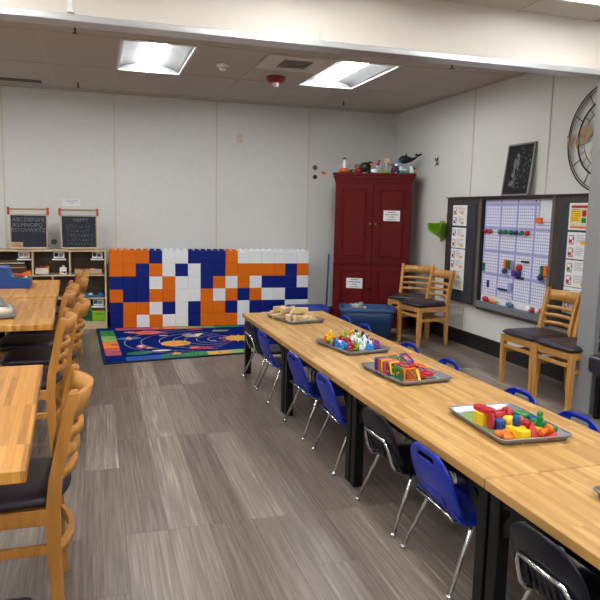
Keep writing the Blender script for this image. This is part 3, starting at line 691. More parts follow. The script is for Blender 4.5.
# framed chalk art leaning on top of the board
t = thing('framed_picture', 'black and white framed picture leaning on the wall above the board', 'picture', (3.786, 5.36, 1.618), -PI/2)
LN = Matrix.Rotation(-.118, 4, 'X')
mb = MB()
mb.box((0, 0, .2375), (.385, .006, .465)); 
def leanmesh(o):
    o.data.transform(LN); return o
mb.mi = 1; r = random.Random(5)
for k in range(150):
    u = r.gauss(.0, .07) if k < 60 else r.uniform(-.05, .17); z = r.uniform(.05, .44) if k >= 60 else r.uniform(.09, .38)
    if k < 60: u = -.06+(z-.22)*.12+r.gauss(0, .018)
    s_ = r.uniform(.002, .006)*(2.2 if k < 60 else 1)
    mb.raw([(u-s_, -.0035, z), (u, -.0035, z-s_*1.5), (u+s_, -.0035, z), (u, -.0035, z+s_*2)], [(0, 1, 2, 3)])
leanmesh(mb.build('print', ['dark', 'chalk'], t))
mb = MB()
for x in (-.199, .199): mb.box((x, -.002, .2375), (.014, .016, .49))
for z in (-.001+.0, .476): mb.box((0, -.002, z), (.412, .016, .014))
leanmesh(mb.build('frame', 'grey', t, 'thin silver grey frame'))
# green funnel mounted on the board's left edge
t = thing('green_funnel', 'lime green plastic funnel mounted at the left edge of the wall board', 'funnel', (3.70, 6.72, 1.33))
t.location = (3.62, 6.58, 1.325); t.rotation_euler = (0, 0, .576)
def scoop(u, v):
    hw = .078-.03*v; dp = .105+.085*v; a = PI*u
    return (.24*v, hw*math.copysign(abs(math.cos(a))**.7, math.cos(a)), -dp*math.sin(a)**.8)
mb = MB(); mb.sheet(scoop, 24, 6, .005); mb.prism([(.232, -.045), (.238, -.045), (.238, .045), (.232, .045)], -.17, 0); mb.build('funnel_body', 'lime', t)
MB().cyl((.20, 0, -.18), (.20, 0, -.215), .022, .018, 12).build('spout', 'lime', t)
MB().box((.20, 0, .012), (.05, .05, .024), bevel=.006).build('mounting_tab', 'lime', t)

# ------------------------------------------------------------------ world map clock on the right wall
t = thing('map_clock', 'large round black metal wall clock with golden map pieces, cut by the column', 'clock', (XR-.002, 4.29, 2.045), -PI/2)
def circ(r, n=64, y=-.02): return [(r*math.cos(2*PI*k/n), y, r*math.sin(2*PI*k/n)) for k in range(n)]
MB().tube(circ(.425), .006, 8, True).tube(circ(.405), .004, 8, True).build('outer_ring', 'clockblack', t)
MB().tube(circ(.305), .007, 8, True).tube(circ(.235), .003, 6, True).build('inner_ring', 'clockblack', t)
for k in range(12):
    if k % 3 == 0: continue
    a = 2*PI*k/12; MB().cyl((.305*math.cos(a), -.02, .305*math.sin(a)), (.405*math.cos(a), -.02, .405*math.sin(a)), .004, n=6).build('spoke', 'clockblack', t)
mb = MB()
for k in range(24): a = 2*PI*(k+.5)/24; mb.cyl((.235*math.cos(a), -.02, .235*math.sin(a)), (.305*math.cos(a), -.02, .305*math.sin(a)), .0025, n=5)
mb.build('minute_bars', 'clockblack', t)
for ch, a in (('N', PI/2), ('E', 0), ('S', -PI/2), ('W', PI)):
    MB().text(ch, .17, T(.352*math.cos(a), -.024, .352*math.sin(a)-.06) @ RX(PI/2), extrude=.003).build('compass_letter', 'gold', t, 'gold letter %s' % ch)
def land(pts, cx, cz): MB().prism([(x+cx, z+cz) for x, z in pts], .018, .022, RX(PI/2)).build('land_piece', 'gold', t)
land([(-.125, .09), (-.06, .10), (.0, .07), (.02, .02), (-.02, .0), (-.03, -.03), (-.06, -.05), (-.10, -.02), (-.13, .04)], -.16, .02)
land([(-.03, .05), (.03, .06), (.06, .0), (.02, -.08), (-.01, -.12), (-.03, -.06), (-.05, 0)], -.10, -.10)
land([(-.05, .06), (.03, .07), (.06, .02), (.03, -.06), (0, -.10), (-.03, -.03), (-.06, .01)], .03, -.04)
land([(-.08, .02), (-.05, .08), (.05, .10), (.13, .07), (.12, 0), (.05, -.04), (0, -.01), (-.05, -.02)], .12, .10)
land([(-.04, .02), (.02, .04), (.05, 0), (.0, -.04), (-.04, -.02)], .19, -.13)
MB().cyl((0, 0, 0), (0, -.03, 0), .02, n=16).bar((0, -.03, 0), (.06, -.03, .11), .012, .003, (0, 1, 0)).bar((0, -.033, 0), (.17, -.033, -.06), .01, .003, (0, 1, 0)).build('hands', 'clockblack', t)

# ------------------------------------------------------------------ tubs on the floor
def open_tub(name, label, cat, w, d, h, taper, mt, locn, rz, rim=.02):
    t = thing(name, label, cat, locn, rz)
    def ring(k, z, ins=0):
        a, b = w/2-taper*(1-z/h)-ins, d/2-taper*(1-z/h)-ins; rr = .05; P = []
        for cx, cy, a0 in ((a-rr, b-rr, 0), (-a+rr, b-rr, PI/2), (-a+rr, -b+rr, PI), (a-rr, -b+rr, 1.5*PI)):
            for q in range(5): an = a0+PI/2*q/4; P.append((cx+rr*math.cos(an), cy+rr*math.sin(an), z))
        return P
    mb = MB(); rings = [ring(0, .0), ring(0, h*.55), ring(0, h*.56, -.004), ring(0, h), ring(0, h, .006), ring(0, .008, .006)]; n = 20
    vs = mb.raw([p for R_ in rings for p in R_], [(i*n+k, i*n+(k+1) % n, (i+1)*n+(k+1) % n, (i+1)*n+k) for i in range(5) for k in range(n)], True)
    mb.bm.faces.new(list(reversed(vs[:n]))); mb.bm.faces.new(vs[5*n:])
    mb.build('tub_body', mt, t)
    mb = MB(); R1 = ring(0, h, -rim); R2 = ring(0, h, .004); R3 = ring(0, h, -rim)
    n = 20; zz = [h-.025, h+.004, h+.008, h+.004]
    P = [(x, y, h-.028) for x, y, _ in R1]+[(x, y, h+.004) for x, y, _ in R1]+[(x, y, h+.008) for x, y, _ in ring(0, h, -.004)]+[(x, y, h-.004) for x, y, _ in R2]
    mb.raw(P, [(i*n+k, i*n+(k+1) % n, (i+1)*n+(k+1) % n, (i+1)*n+k) for i in range(3) for k in range(n)], True); mb.build('rim', mt, t)
    return t
TB = (2.905, 6.73, 0); TR = -.33
t = open_tub('storage_tub', 'big open blue plastic storage tub with toys inside, before the red armoire', 'storage tub', .585, .37, .365, .035, 'tub', TB, TR)
MB().box((-.26, -.19, .30), (.05, .03, .09), bevel=.01).build('handle', 'tub', t)
def intub(x, y, z): return (T(*TB) @ RZ(TR)) @ Vector((x, y, z))
r = random.Random(2)
for k, (mt, x, y, s_) in enumerate([('grey', -.12, .03, .07), ('rose', -.20, -.05, .055), ('tan', -.05, .08, .06), ('white', .0, -.04, .05), ('orange', .16, .06, .045), ('brown', .09, -.08, .06), ('grey', .2, -.06, .05), ('navy', .05, .05, .06)]):
    mb = MB(); mb.ball((0, 0, 0), (s_, s_*.7, s_*.8), 8); mb.ball((s_*.7, 0, s_*.5), s_*.5, 8); mb.cyl((-s_*.5, 0, 0), (-s_*1.1, 0, s_*.6), s_*.2, n=6)
    solo(mb, 'toy_animal', mt, '%s toy animal lying in the big blue tub, %s' % ({'rose': 'pink', 'tan': 'tan', 'navy': 'dark blue'}.get(mt, mt), ['by its left side', 'at its left front corner', 'at the back', 'in the middle front', 'by the right back', 'by the front', 'at the right front corner', 'in the middle'][k]), 'toy animal', intub(x*.95, y*.95, .30+(.05 if k == 0 else 0)), (0, 0, r.uniform(0, 6)), 'toys in the blue tub')
MB()
t = open_tub('low_bin', 'low cobalt blue bin on the floor left of the big storage tub', 'bin', .46, .34, .30, .02, 'cobalt', (2.375, 7.25, 0), -.1, .012)

# ------------------------------------------------------------------ bookshelf and chalkboards
SX0, SX1, SYF, SYB = -1.88, .10, 7.86, 8.165
SW = SX1-SX0
t = thing('bookshelf', 'long low birch bookshelf with open compartments along the back wall', 'bookshelf', (SX0, SYF, 0))
def sb(mb, x0, x1, y0, y1, z0, z1): mb.box(((x0+x1)/2-SX0, (y0+y1)/2-SYF, (z0+z1)/2), (x1-x0, y1-y0, z1-z0), bevel=.002); return mb
sb(MB(), SX0, SX1-.02, SYF, SYB, .905, .925).build('top_board', 'shelf', t)
for x0, x1, nm in ((SX1-.02, SX1, 'side_panel'), (SX0, SX0+.02, 'side_panel')): sb(MB(), x0, x1, SYF, SYB, 0, .95).build(nm, 'shelf', t)
sb(MB(), SX0+.02, SX1-.02, SYB-.012, SYB, .08, .905).build('back_panel', 'shelf_back', t)
sb(MB(), SX0+.02, SX1-.02, SYF+.003, SYB-.012, .625, .642).build('shelf_board', 'shelf', t)
sb(MB(), SX0+.02, SX1-.02, SYF+.003, SYB-.012, .355, .372).build('shelf_board', 'shelf', t)
sb(MB(), SX0+.02, SX1-.02, SYF+.003, SYB-.012, .07, .09).build('shelf_board', 'shelf', t)
sb(MB(), SX0+.02, SX1-.02, SYF+.001, SYF+.02, .0, .07).build('plinth', 'shelf', t)
for x in (-1.48, -1.09, -.695, -.30): sb(MB(), x-.009, x+.009, SYF+.003, SYB-.012, .642, .905).build('divider', 'shelf', t)
for x in (-1.2, -.49): sb(MB(), x-.009, x+.009, SYF+.003, SYB-.012, .09, .625).build('divider', 'shelf', t)
# contents
def label_card(x, ztop, lb, cols):
    mb = MB(); mb.mi = 0; mb.box((0, 0, -.035), (.115, .004, .07)); mb.mi = 1; mb.box((0, -.012, -.085), (.15, .028, .014))
    mb.mi = 2; mb.box((-.03, -.003, -.03), (.04, .002, .045)); mb.mi = 3; mb.box((.02, -.003, -.035), (.045, .002, .04))
    solo(mb, 'picture_card', ['paper', 'white']+cols, lb, 'picture card', (x, SYF+.05, ztop), (0, 0, 0), 'picture cards on the bookshelf')
label_card(-.785, .90, 'picture card hanging under the shelf top behind the blue toy register', ['grey', 'tan'])
label_card(-.415, .90, 'picture card hanging under the shelf top left of the right chalkboard', ['black', 'grey'])
label_card(.003, .90, 'picture card hanging under the shelf top at the right end', ['navy', 'brown'])
label_card(.005, .345, 'picture card hanging above the lime green box', ['bluegreen', 'grey'])
for k in range(7):
    solo(MB().box((0, 0, 0), (.32-.012*k, .18, .012), bevel=.002), 'wooden_board', ['tan', 'brown', 'cream'][k % 3] if k % 2 else 'brown', 'thin wooden puzzle board in the shelf stack behind the register, %s from the bottom' % ORD[k], 'puzzle board', (-.90-.003*k if k < 6 else -.93, SYF+.13, .650+.0245*k), (0, .0, .02*((k % 3)-1)), 'stacked puzzle boards on the shelf')
solo(MB().prism([(-.06, 0), (.06, 0), (.055, .05), (-.01, .03)], -.03, .03, RX(PI/2)), 'orange_block', 'orange', 'orange wedge beside the puzzle boards behind the toy register', 'wedge', (-.775, SYF+.06, .6435))
def bin_(w, d, h, mt, nm, lb, cat, x, y, z, stuff=None):
    mb = MB(); mb.box((0, 0, .004), (w, d, .008))
    for sx in (-1, 1): mb.box((sx*(w/2-.004), 0, h/2), (.008, d, h))
    for sy in (-1, 1): mb.box((0, sy*(d/2-.004), h/2), (w-.016, .008, h))
    return solo(mb, nm, mt, lb, cat, (x, y, z))
bin_(.14, .15, .075, 'cream', 'cream_bin', 'cream bin with small coloured pieces in the middle shelf compartment', 'bin', -.60, SYF+.10, .6425)
for k, (mt, x) in enumerate((('red', -.63), ('brown', -.59), ('orange', -.555))): solo(MB().ball((0, 0, 0), (.03, .05, .03), 8).cyl((0, 0, 0), (.02, 0, .04), .01, n=6), 'small_toy', mt, '%s piece poking out of the cream bin' % mt, 'small toy', (x, SYF+.10, .70), (0, 0, 0), 'pieces in the cream bin')
mb = MB(); mb.box((0, 0, .04), (.075, .05, .08), bevel=.006); mb.mi = 1; mb.box((-.012, -.026, .03), (.022, .002, .02)); mb.mi = 2; mb.box((.014, -.026, .025), (.02, .002, .02)); mb.mi = 0; mb.cyl((0, 0, .08), (0, 0, .1), .014, n=10)
solo(mb, 'small_carton', ['white', 'orange', 'navy'], 'small white carton with orange and navy squares on the shelf', 'carton', (-.375, SYF+.07, .6425))
bin_(.30, .14, .055, 'tan', 'wooden_tray', 'low wooden tray of small pieces in the right upper shelf compartment', 'tray', -.10, SYF+.10, .6425)
for k, (mt, x) in enumerate((('red', -.10), ('yellow', -.05), ('brown', -.16), ('sky', -.02))): solo(MB().box((0, 0, 0), (.05, .05, .04), bevel=.008), 'small_toy', mt, '%s piece in the low wooden shelf tray' % {'sky': 'light blue'}.get(mt, mt), 'small toy', (x, SYF+.10, .6425+.04), (.2, 0, .3*k), 'pieces in the wooden shelf tray')
bin_(.40, .2, .03, 'bluegreen', 'flat_tray', 'flat blue grey tray with small pieces on the middle right shelf', 'tray', -.135, SYF+.13, .3725)
r = random.Random(8)
for k in range(7): mt = ['navy', 'yellow', 'grey', 'bluegreen', 'white', 'black', 'sky'][k]; solo(MB().box((0, 0, 0), (.045, .04, .03), bevel=.006), 'small_toy', mt, '%s small piece in the flat blue grey shelf tray' % {'sky': 'light blue', 'bluegreen': 'teal', 'navy': 'dark blue'}.get(mt, mt), 'small toy', (-.30+.055*k, SYF+.09+.05*r.random(), .3965), (0, 0, r.uniform(0, 3)), 'pieces in the flat shelf tray')
t = thing('toy_basket', 'green plastic toy basket with yellow handles on the lower right shelf', 'basket', (-.16, SYF+.10, .0965))
mb = MB()
for z, w in ((.012, .15), (.07, .165), (.125, .18)):
    for sy in (-1, 1): mb.box((0, sy*w*.36, z), (w, .006, .014 if z < .1 else .03))
    for sx in (-1, 1): mb.box((sx*w/2, 0, z), (.006, w*.72, .014 if z < .1 else .03))
for k in range(7):
    for sy in (-1, 1): mb.bar((-.07+.0233*k, sy*.054, .0), (-.083+.0277*k, sy*.064, .12), .007, .004, (0, 1, 0))
for k in range(5):
    for sx in (-1, 1): mb.bar((sx*.075, -.045+.0225*k, .0), (sx*.089, -.055+.0275*k, .12), .007, .004, (1, 0, 0))
mb.box((0, 0, .004), (.15, .108, .006)); mb.build('basket_body', 'green', t)
for dy_ in (-.01, .03): MB().tube([(-.08, dy_, .13), (-.075, dy_, .19), (-.05, dy_, .215), (.05, dy_, .215), (.075, dy_, .19), (.08, dy_, .13)], .008, 8).build('handle', 'yellow', t)
t = thing('lime_box', 'lime green cardboard box on the bottom right shelf', 'box', (.005, SYF+.09, .0905))
MB().box((0, 0, .06), (.145, .15, .12), bevel=.003).build('carton', 'lime', t)
mb = MB(); scribble_lines(mb, 0, .03, .10, .03, [(.9, 1)], 5, T(0, -.0757, .06) @ RX(PI/2), 0); mb.build('printed_line', 'black', t)
solo(MB().box((0, 0, .02), (.13, .12, .04), bevel=.004), 'folded_cloth', 'brown', 'dark brown folded piece lying on top of the lime green box', 'cloth', (.005, SYF+.10, .211))
# chalkboards
def chalkboard(x, lb, lines, notelabel=None, seed=1):
    t = thing('chalkboard', lb, 'chalkboard', (x, SYF+.06, .9255), 0, 'tabletop chalkboards on the bookshelf')
    mb = MB(); mb.box((0, 0, .205), (.368, .012, .355)); mb.build('slate', 'slate', t)
    mb = MB()
    for sx in (-1, 1): mb.box((sx*.190, .002, .22), (.012, .022, .41), bevel=.002)
    for sx in (-1, 1): mb.bar((sx*.185, .012, .40), (sx*.185, .15, .012), .018, .012, (1, 0, 0))
    mb.box((0, .002, .392), (.38, .018, .014)); mb.build('wooden_frame', 'shelf', t)
    MB().box((0, -.012, .018), (.385, .05, .022), bevel=.004).box((-.15, -.0, .004), (.05, .05, .008)).box((.15, -.0, .004), (.05, .05, .008)).build('chalk_ledge', 'shelf', t)
    for sx in (-1, 1): MB().box((sx*.205, -.004, .43), (.022, .05, .088), bevel=.005).build('roll_bracket', 'easel_red', t, 'red plastic roll bracket')
    MB().cyl((-.194, -.006, .452), (.194, -.006, .452), .010, n=10).build('paper_rod', 'tan' if seed == 1 else 'gold', t)
    if seed == 1: pass
    mb = MB()
    for txt, z, s_, x_ in lines: mb.text(txt, s_, T(x_, -.0075, z) @ RX(PI/2), extrude=.0003)
    if seed == 2:
        r = random.Random(4)
        for k in range(5):
            z = .27-.052*k; p = -.145+r.uniform(0, .03)
            while p < .13:
                L = r.uniform(.012, .035); n = 6
                mb.tube([(p+L*i/n, -.0072, z+r.uniform(-.022, .022)) for i in range(n+1)], .0013, 4); p += L+r.uniform(.004, .016)
    mb.build('chalk_writing', 'chalk', t)
    if notelabel:
        mb = MB(); mb.box((0, 0, 0), (.12, .003, .052)); mb.mi = 1; scribble_lines(mb, 0, 0, .11, .045, [(.3, .6), (.8, .8)], 3, T(0, -.0018, 0) @ RX(PI/2), 0)
        solo(mb, 'wooden_tag', ['tan', 'brown'], notelabel, 'tag', (x-.125, SYF+.06-.0085, .9255+.058))
chalkboard(-.727, 'small chalkboard with the alphabet in chalk and red brackets, left on the bookshelf', [('ABCDEFGHI', .315, .062, 0), ('JKLMNOPQ', .255, .062, -.01), ('RSTUVWXYZ', .198, .06, -.005)], 'small wooden tag at the lower left corner of the alphabet chalkboard', 1)
chalkboard(-.192, 'small chalkboard reading HAPPY with smudged writing, right on the bookshelf', [('HAPPY', .322, .055, .02)], None, 2)

# ------------------------------------------------------------------ low children's tables
TA = .01165
def table_pt(y): return 1.26-.0116*y       # x of the left edge at depth y
def make_low_table(lb):
    t = thing('low_table', lb, 'table', (0, 0, 0), 0, 'low butcher block tables in the long row')
    MB().box((0, 0, .512), (.745, 1.215, .036), bevel=.003).build('tabletop', 'table', t)
    mb = MB()
    for sx in (-1, 1): mb.box((sx*.325, 0, .474), (.03, 1.10, .04))
    for sy in (-1, 1): mb.box((0, sy*.57, .474), (.68, .03, .04))
    mb.build('apron', 'black_steel', t)
    for sx in (-1, 1):
        for sy in (-1, 1):
            l = MB(); l.box((sx*.325, sy*.575, .247), (.05, .055, .494), bevel=.003).bar((sx*.325, sy*.55, .36), (sx*.325, sy*.455, .465), .04, .02, (1, 0, 0))
            l.build('leg', 'black_steel', t)
    return t
YJ = [5.54, 4.27, 3.045, 1.825, .60]
tn = ['low butcher block table farthest away, holding the tray of wooden blocks', 'second low butcher block table from the far end, holding the tray of plastic animals', 'third low butcher block table from the far end, holding frames and big coloured blocks', 'nearest low butcher block table at the right foreground']
lt = None
for k in range(4):
    yc = (YJ[k]+YJ[k+1])/2; yc += (-.02 if k == 0 else 0); xc = table_pt(yc)+.3725
    if lt is None: lt = make_low_table(tn[0]); lt.location = (xc, yc, 0); lt.rotation_euler = (0, 0, TA)
    else: dup(lt, (xc, yc, 0), TA, tn[k])
TOPZ = .5302

# ------------------------------------------------------------------ children's chairs
def make_kid_chair(kind, lb):
    """origin on the floor under the seat; the child faces +y"""
    pl = 'kid_blue' if kind == 'blue' else 'kid_black'
    t = thing('school_chair', lb, 'chair')
    def back(u, v):
        x = (u-.5)*2; hw = .165-.02*v
        tt = max(0, (v-.62)/.38); hw *= math.sqrt(1-(.9*tt)**2.6)
        if v < .15: hw *= .9+.1*v/.15
        return (x*hw, -.152-.064*v+.022*x*x*(1-.4*v)-.010*math.sin(PI*v), .325+.240*v+.014*tt*(1-x*x))
    skip = (lambda u, v: .79 < v < .89 and .30 < u < .70) if kind == 'blue' else None
    mb = MB(); mb.sheet(back, 18, 20, -.008, skip)
    if kind == 'blue': mb.sheet(lambda u, v: ((u-.5)*.17, -.163-.016*v-.014*math.sin(PI*v)*math.sin(PI*u), .345+.07*v), 10, 6, -.006)
    o = mb.build('backrest', pl, t)
    if kind == 'black':
        for k in range(6):
            x = -.075+.03*k; MB().tube([(x, -.172, .35), (x, -.182, .38), (x, -.195, .425)], .005, 6).build('back_rib', pl, o)
    def seat(u, v):
        x = (u-.5)*2; y = -.155+.315*v; hw = .165*(1-.22*max(0, (v-.7)/.3)**2)
        z = .318-.012*math.sin(PI*u)*math.sin(PI*min(v*1.1, 1))-.03*max(0, (v-.8)/.2)**2+.02*max(0, (.15-v)/.15)-.016*abs(x)**4
        return (x*hw, y, z)
    MB().sheet(seat, 16, 16, .009).build('seat', pl, t)
    for sx in (-1, 1):
        l = MB().tube([(sx*.10, .10, .292), (sx*.135, .115, .285), (sx*.148, .122, .265), (sx*.165, .165, .02)], .0095, 8).build('leg', 'chrome', t)
        MB().ball((sx*.166, .166, .012), (.014, .014, .012), 10).build('foot_glide', 'chrome', l)
        l = MB().tube([(sx*.10, -.06, .292), (sx*.135, -.085, .287), (sx*.15, -.10, .268), (sx*.178, -.192, .02)], .0095, 8).build('leg', 'chrome', t)
        MB().ball((sx*.179, -.194, .012), (.014, .014, .012), 10).build('foot_glide', 'chrome', l)
    mb = MB()
    for sx in (-1, 1): mb.tube([(sx*.10, -.12, .292), (sx*.10, .12, .292)], .009, 8)
    mb.tube([(-.12, .07, .290), (.12, .07, .290)], .008, 8); mb.build('under_frame', 'chrome', t)
    if kind == 'black':
        MB().tube([(-.115, -.10, .285), (-.118, -.155, .30), (-.115, -.176, .34), (-.108, -.197, .42), (-.09, -.206, .452), (0, -.216, .458), (.09, -.206, .452), (.108, -.197, .42), (.115, -.176, .34), (.118, -.155, .30), (.115, -.10, .285)], .009, 8).build('back_frame', 'chrome', t)
    else:
        MB().tube([(-.125, -.10, .285), (-.12, -.16, .305), (-.11, -.182, .335), (.11, -.182, .335), (.12, -.16, .305), (.125, -.10, .285)], .007, 8).build('back_frame', 'chrome', t)
    for o in t.children_recursive: o.data.transform(Matrix.Diagonal((1.07, 1, .9, 1)))
    return t
KID = {}
def kid(kind, x, y, rz, lb, grp):
    if kind not in KID:
        KID[kind] = make_kid_chair(kind, lb); o = KID[kind]; o.location = (x, y, 0); o.rotation_euler = (0, 0, rz); o['group'] = grp
    else: dup(KID[kind], (x, y, 0), rz, lb, grp)
for kind, y, a, lb in [('black', 5.17, .02, 'navy black school chair farthest away on the aisle side of the low tables'), ('blue', 4.72, -.02, 'blue school chair farthest away on the aisle side, next to the black one'),
        ('blue', 3.92, .02, 'blue school chair second of the blue ones from the far end, aisle side'), ('blue', 3.35, -.03, 'blue school chair tucked at the second table close to its near leg, aisle side'),
        ('black', 2.66, .03, 'navy black school chair at the third low table, beside a blue one, aisle side'), ('blue', 2.17, 0, 'blue school chair nearest the camera on the aisle side of the low tables'), ('black', 1.475, .02, 'navy black school chair at the bottom edge of the photo, nearest of all')]:
    kid(kind, table_pt(y)+(.182 if y > 1.6 else .165), y-.01, -PI/2+a, lb, 'school chairs on the aisle side')
for y, a, lb in [(5.235, 0, 'blue school chair across the low tables, farthest, its top showing before the blue tub'), (4.815, 0, 'blue school chair across the low tables, second from far, handle loop before the blue tub'), (4.03, 0, 'blue school chair across the low tables, third from far, below the wooden chair pair'),
        (3.51, -.03, 'blue school chair across the low tables, behind the tray of square frames'), (2.795, 0, 'blue school chair across the low tables, behind the tray of big coloured blocks'), (2.372, 0, 'blue school chair across the low tables, nearest, by the grey column')]:
    kid('blue', table_pt(y)+.66, y, PI/2+a, lb, 'school chairs on the wall side')

# ------------------------------------------------------------------ adult chairs
def make_chair(lb, wmat='chair_wood', bow=.045, lean=0):
    """origin on the floor under the seat; the sitter faces +y"""
    t = thing('dining_chair', lb, 'chair')
    MB().box((0, .0, .4), (.395, .36, .055), bevel=.004).build('seat_frame', wmat, t)
    def cush(u, v, top):
        x = (u-.5)*2; y = (v-.5)*2
        k = (1-abs(x)**6)*(1-abs(y)**6)
        hx = .214*(1-.06*(y+1)/2*-1-.05); hy = .205
        if y < 0: hyb = hy+.04*(1-x*x)
        else: hyb = hy+.006*(1-x*x)
        rx = x*hx*math.sqrt(max(0, 1-.16*y**8)); ry = y*hyb*math.sqrt(max(0, 1-.16*x**8))
        return (rx, ry, .449+(.030 if top else -.020)*k**.5)
    mb = MB(); n = 16
    A = [[mb.bm.verts.new(cush(i/n, j/n, True)) for j in range(n+1)] for i in range(n+1)]
    B = [[(A[i][j] if i in (0, n) or j in (0, n) else mb.bm.verts.new(cush(i/n, j/n, False))) for j in range(n+1)] for i in range(n+1)]
    for i in range(n):
        for j in range(n):
            for Q, rev in ((A, 0), (B, 1)):
                q = [Q[i][j], Q[i+1][j], Q[i+1][j+1], Q[i][j+1]]
                if rev: q.reverse()
                try:
                    f = mb.bm.faces.new(q); f.smooth = True
                except ValueError: pass
    mb.build('seat_cushion', 'cushion', t)
    for sx in (-1, 1):
        MB().sweep([(sx*.190, .168, 0), (sx*.190, .168, .25), (sx*.190, .166, .425)], [.03, .038, .042], [.03, .038, .042]).build('front_leg', wmat, t)
        MB().sweep([(sx*.180, -.205, 0), (sx*.180, -.196, .12), (sx*.180, -.19, .28), (sx*.180, -.19, .42), (sx*.181, -.20, .52), (sx*.182, -.222-.5*lean, .64), (sx*.183, -.242-.8*lean, .74), (sx*.184, -.259-lean, .81), (sx*.184, -.262-lean, .822)], [.026, .03, .034, .034, .032, .03, .029, .027, .018], [.032, .038, .044, .046, .044, .04, .036, .032, .02]).build('back_post', wmat, t)
        MB().box((sx*.185, -.01, .285), (.018, .33, .034), bevel=.003).build('side_stretcher', wmat, t)
    MB().box((0, .168, .33), (.345, .016, .03), bevel=.003).build('front_stretcher', wmat, t)
    MB().arc_rail(.172, -.192, .05, .245, .285, .018).build('rear_stretcher', wmat, t)
    MB().arc_rail(.172, -.240-.85*lean, bow, .715, .802, .018, lean=.020).build('top_rail', wmat, t)
    for z, y in ((.655, -.226), (.59, -.213), (.525, -.204)): MB().arc_rail(.172, y-lean*(z-.5)*3, bow, z-.014, z+.016, .016).build('back_slat', wmat, t)
    return t
AC = {}
def adult(wm, x, y, rz, lb, grp):
    if wm not in AC:
        AC[wm] = make_chair(lb, wm, .056 if wm == 'chair_wood_d' else .045, .004 if wm == 'chair_wood_d' else 0); o = AC[wm]; o.location = (x, y, 0); o.rotation_euler = (0, 0, rz); o['group'] = grp
    else: dup(AC[wm], (x, y, 0), rz, lb, grp)
gl = 'wooden chairs at the left tables'
adult('chair_wood_d', -.348, 2.36, PI/2+.02, 'wooden chair nearest the camera at the left foreground table', gl)
adult('chair_wood_d', -.445, 3.86, PI/2, 'wooden chair at the second left table, the next one beyond the nearest chair', gl)
adult('chair_wood_d', -.375, 4.44, PI/2-.04, 'wooden chair pulled out at the second left table, third from the camera', gl)
adult('chair_wood_d', -.475, 4.93, PI/2, 'wooden chair pushed in at the joint of the two far left tables', gl)
adult('chair_wood_d', -.465, 5.37, PI/2+.02, 'wooden chair pushed in at the far left table beside the toy register', gl)
adult('chair_wood_d', -.40, 5.83, PI/2, 'wooden chair at the far left table, second from the far end', gl)
adult('chair_wood_d', -.40, 6.36, PI/2-.12, 'wooden chair farthest away at the left tables, before the bookshelf', gl)
gr = 'wooden chairs along the right wall'
adult('chair_wood', 3.415, 6.375, PI/2+.12, 'wooden ladder-back chair before the wall board, front one of the pair by the red armoire', gr)
adult('chair_wood', 3.52, 6.88, PI/2+.80, 'wooden ladder-back chair in the corner, back one of the pair by the red armoire', gr)
adult('chair_wood', 3.462, 4.485, PI/2+.03, 'wooden ladder-back chair under the right end of the wall board, left of the column pair', gr)
adult('chair_wood', 3.465, 4.05, PI/2+.03, 'wooden ladder-back chair partly hidden behind the grey column', gr)

# ------------------------------------------------------------------ left tables
def make_left_table(lb, w=1.2):
    t = thing('dining_table', lb, 'table')
    MB().box((-.38, 0, .722), (.76, w, .036), bevel=.003).build('tabletop', 'table_dark', t)
    MB().cyl((-.47, 0, .02), (-.47, 0, .70), .04, n=16).box((-.45, 0, .696), (.5, .5, .012)).build('pedestal', 'black_steel', t)
    mb = MB()
    for a in (0, PI/2): mb.box((-.47, 0, .012), (.42, .08, .024), RZ(a), bevel=.006)
    mb.build('base', 'black_steel', t)
    return t
LT = make_left_table('butcher block table in the left foreground, its corner beside the nearest chair'); LT.location = (-.208, 2.33, 0); LT.rotation_euler = (0, 0, .038)
dup(LT, (-.272, 4.555, 0), .038, 'butcher block table second from the camera at left, holding the tray of shells', None)
dup(LT, (-.310, 5.79, 0), .034, 'butcher block table farthest away at left, holding the blue toy register', None)
# toy cash register
t = thing('toy_register', 'blue toy cash register with red keys on the far left table', 'toy register', (-.545, 5.865, .7405), .02)
m_ = T(0, .125, 0) @ RX(PI/2)
mb = MB(); mb.prism([(-.30, 0), (.0, 0), (.012, .012), (.012, .072), (-.135, .098), (-.165, .162), (-.185, .168), (-.30, .168)], 0, .25, m_); mb.build('body', 'tub' if False else 'blue', t)
mb = MB(); mb.prism([(-.128, .0985), (.008, .0745), (.008, .0765), (-.128, .1005)], .012, .238, m_); mb.build('key_panel', 'green', t)
KM = T(-.06, 0, .0885) @ RY(.176)
for i in range(4):
    for j in range(4):
        mb = MB(); mb.box((-.045+.028*i, -.075+.045*j, .006), (.02, .032, .012), bevel=.003); o = mb.build('key', 'red' if i < 3 or j else 'white', t); o.data.transform(KM)
mb = MB(); mb.prism([(-.140, .108), (-.160, .150), (-.163, .149), (-.143, .107)], .03, .22, m_); mb.build('display', 'black', t)

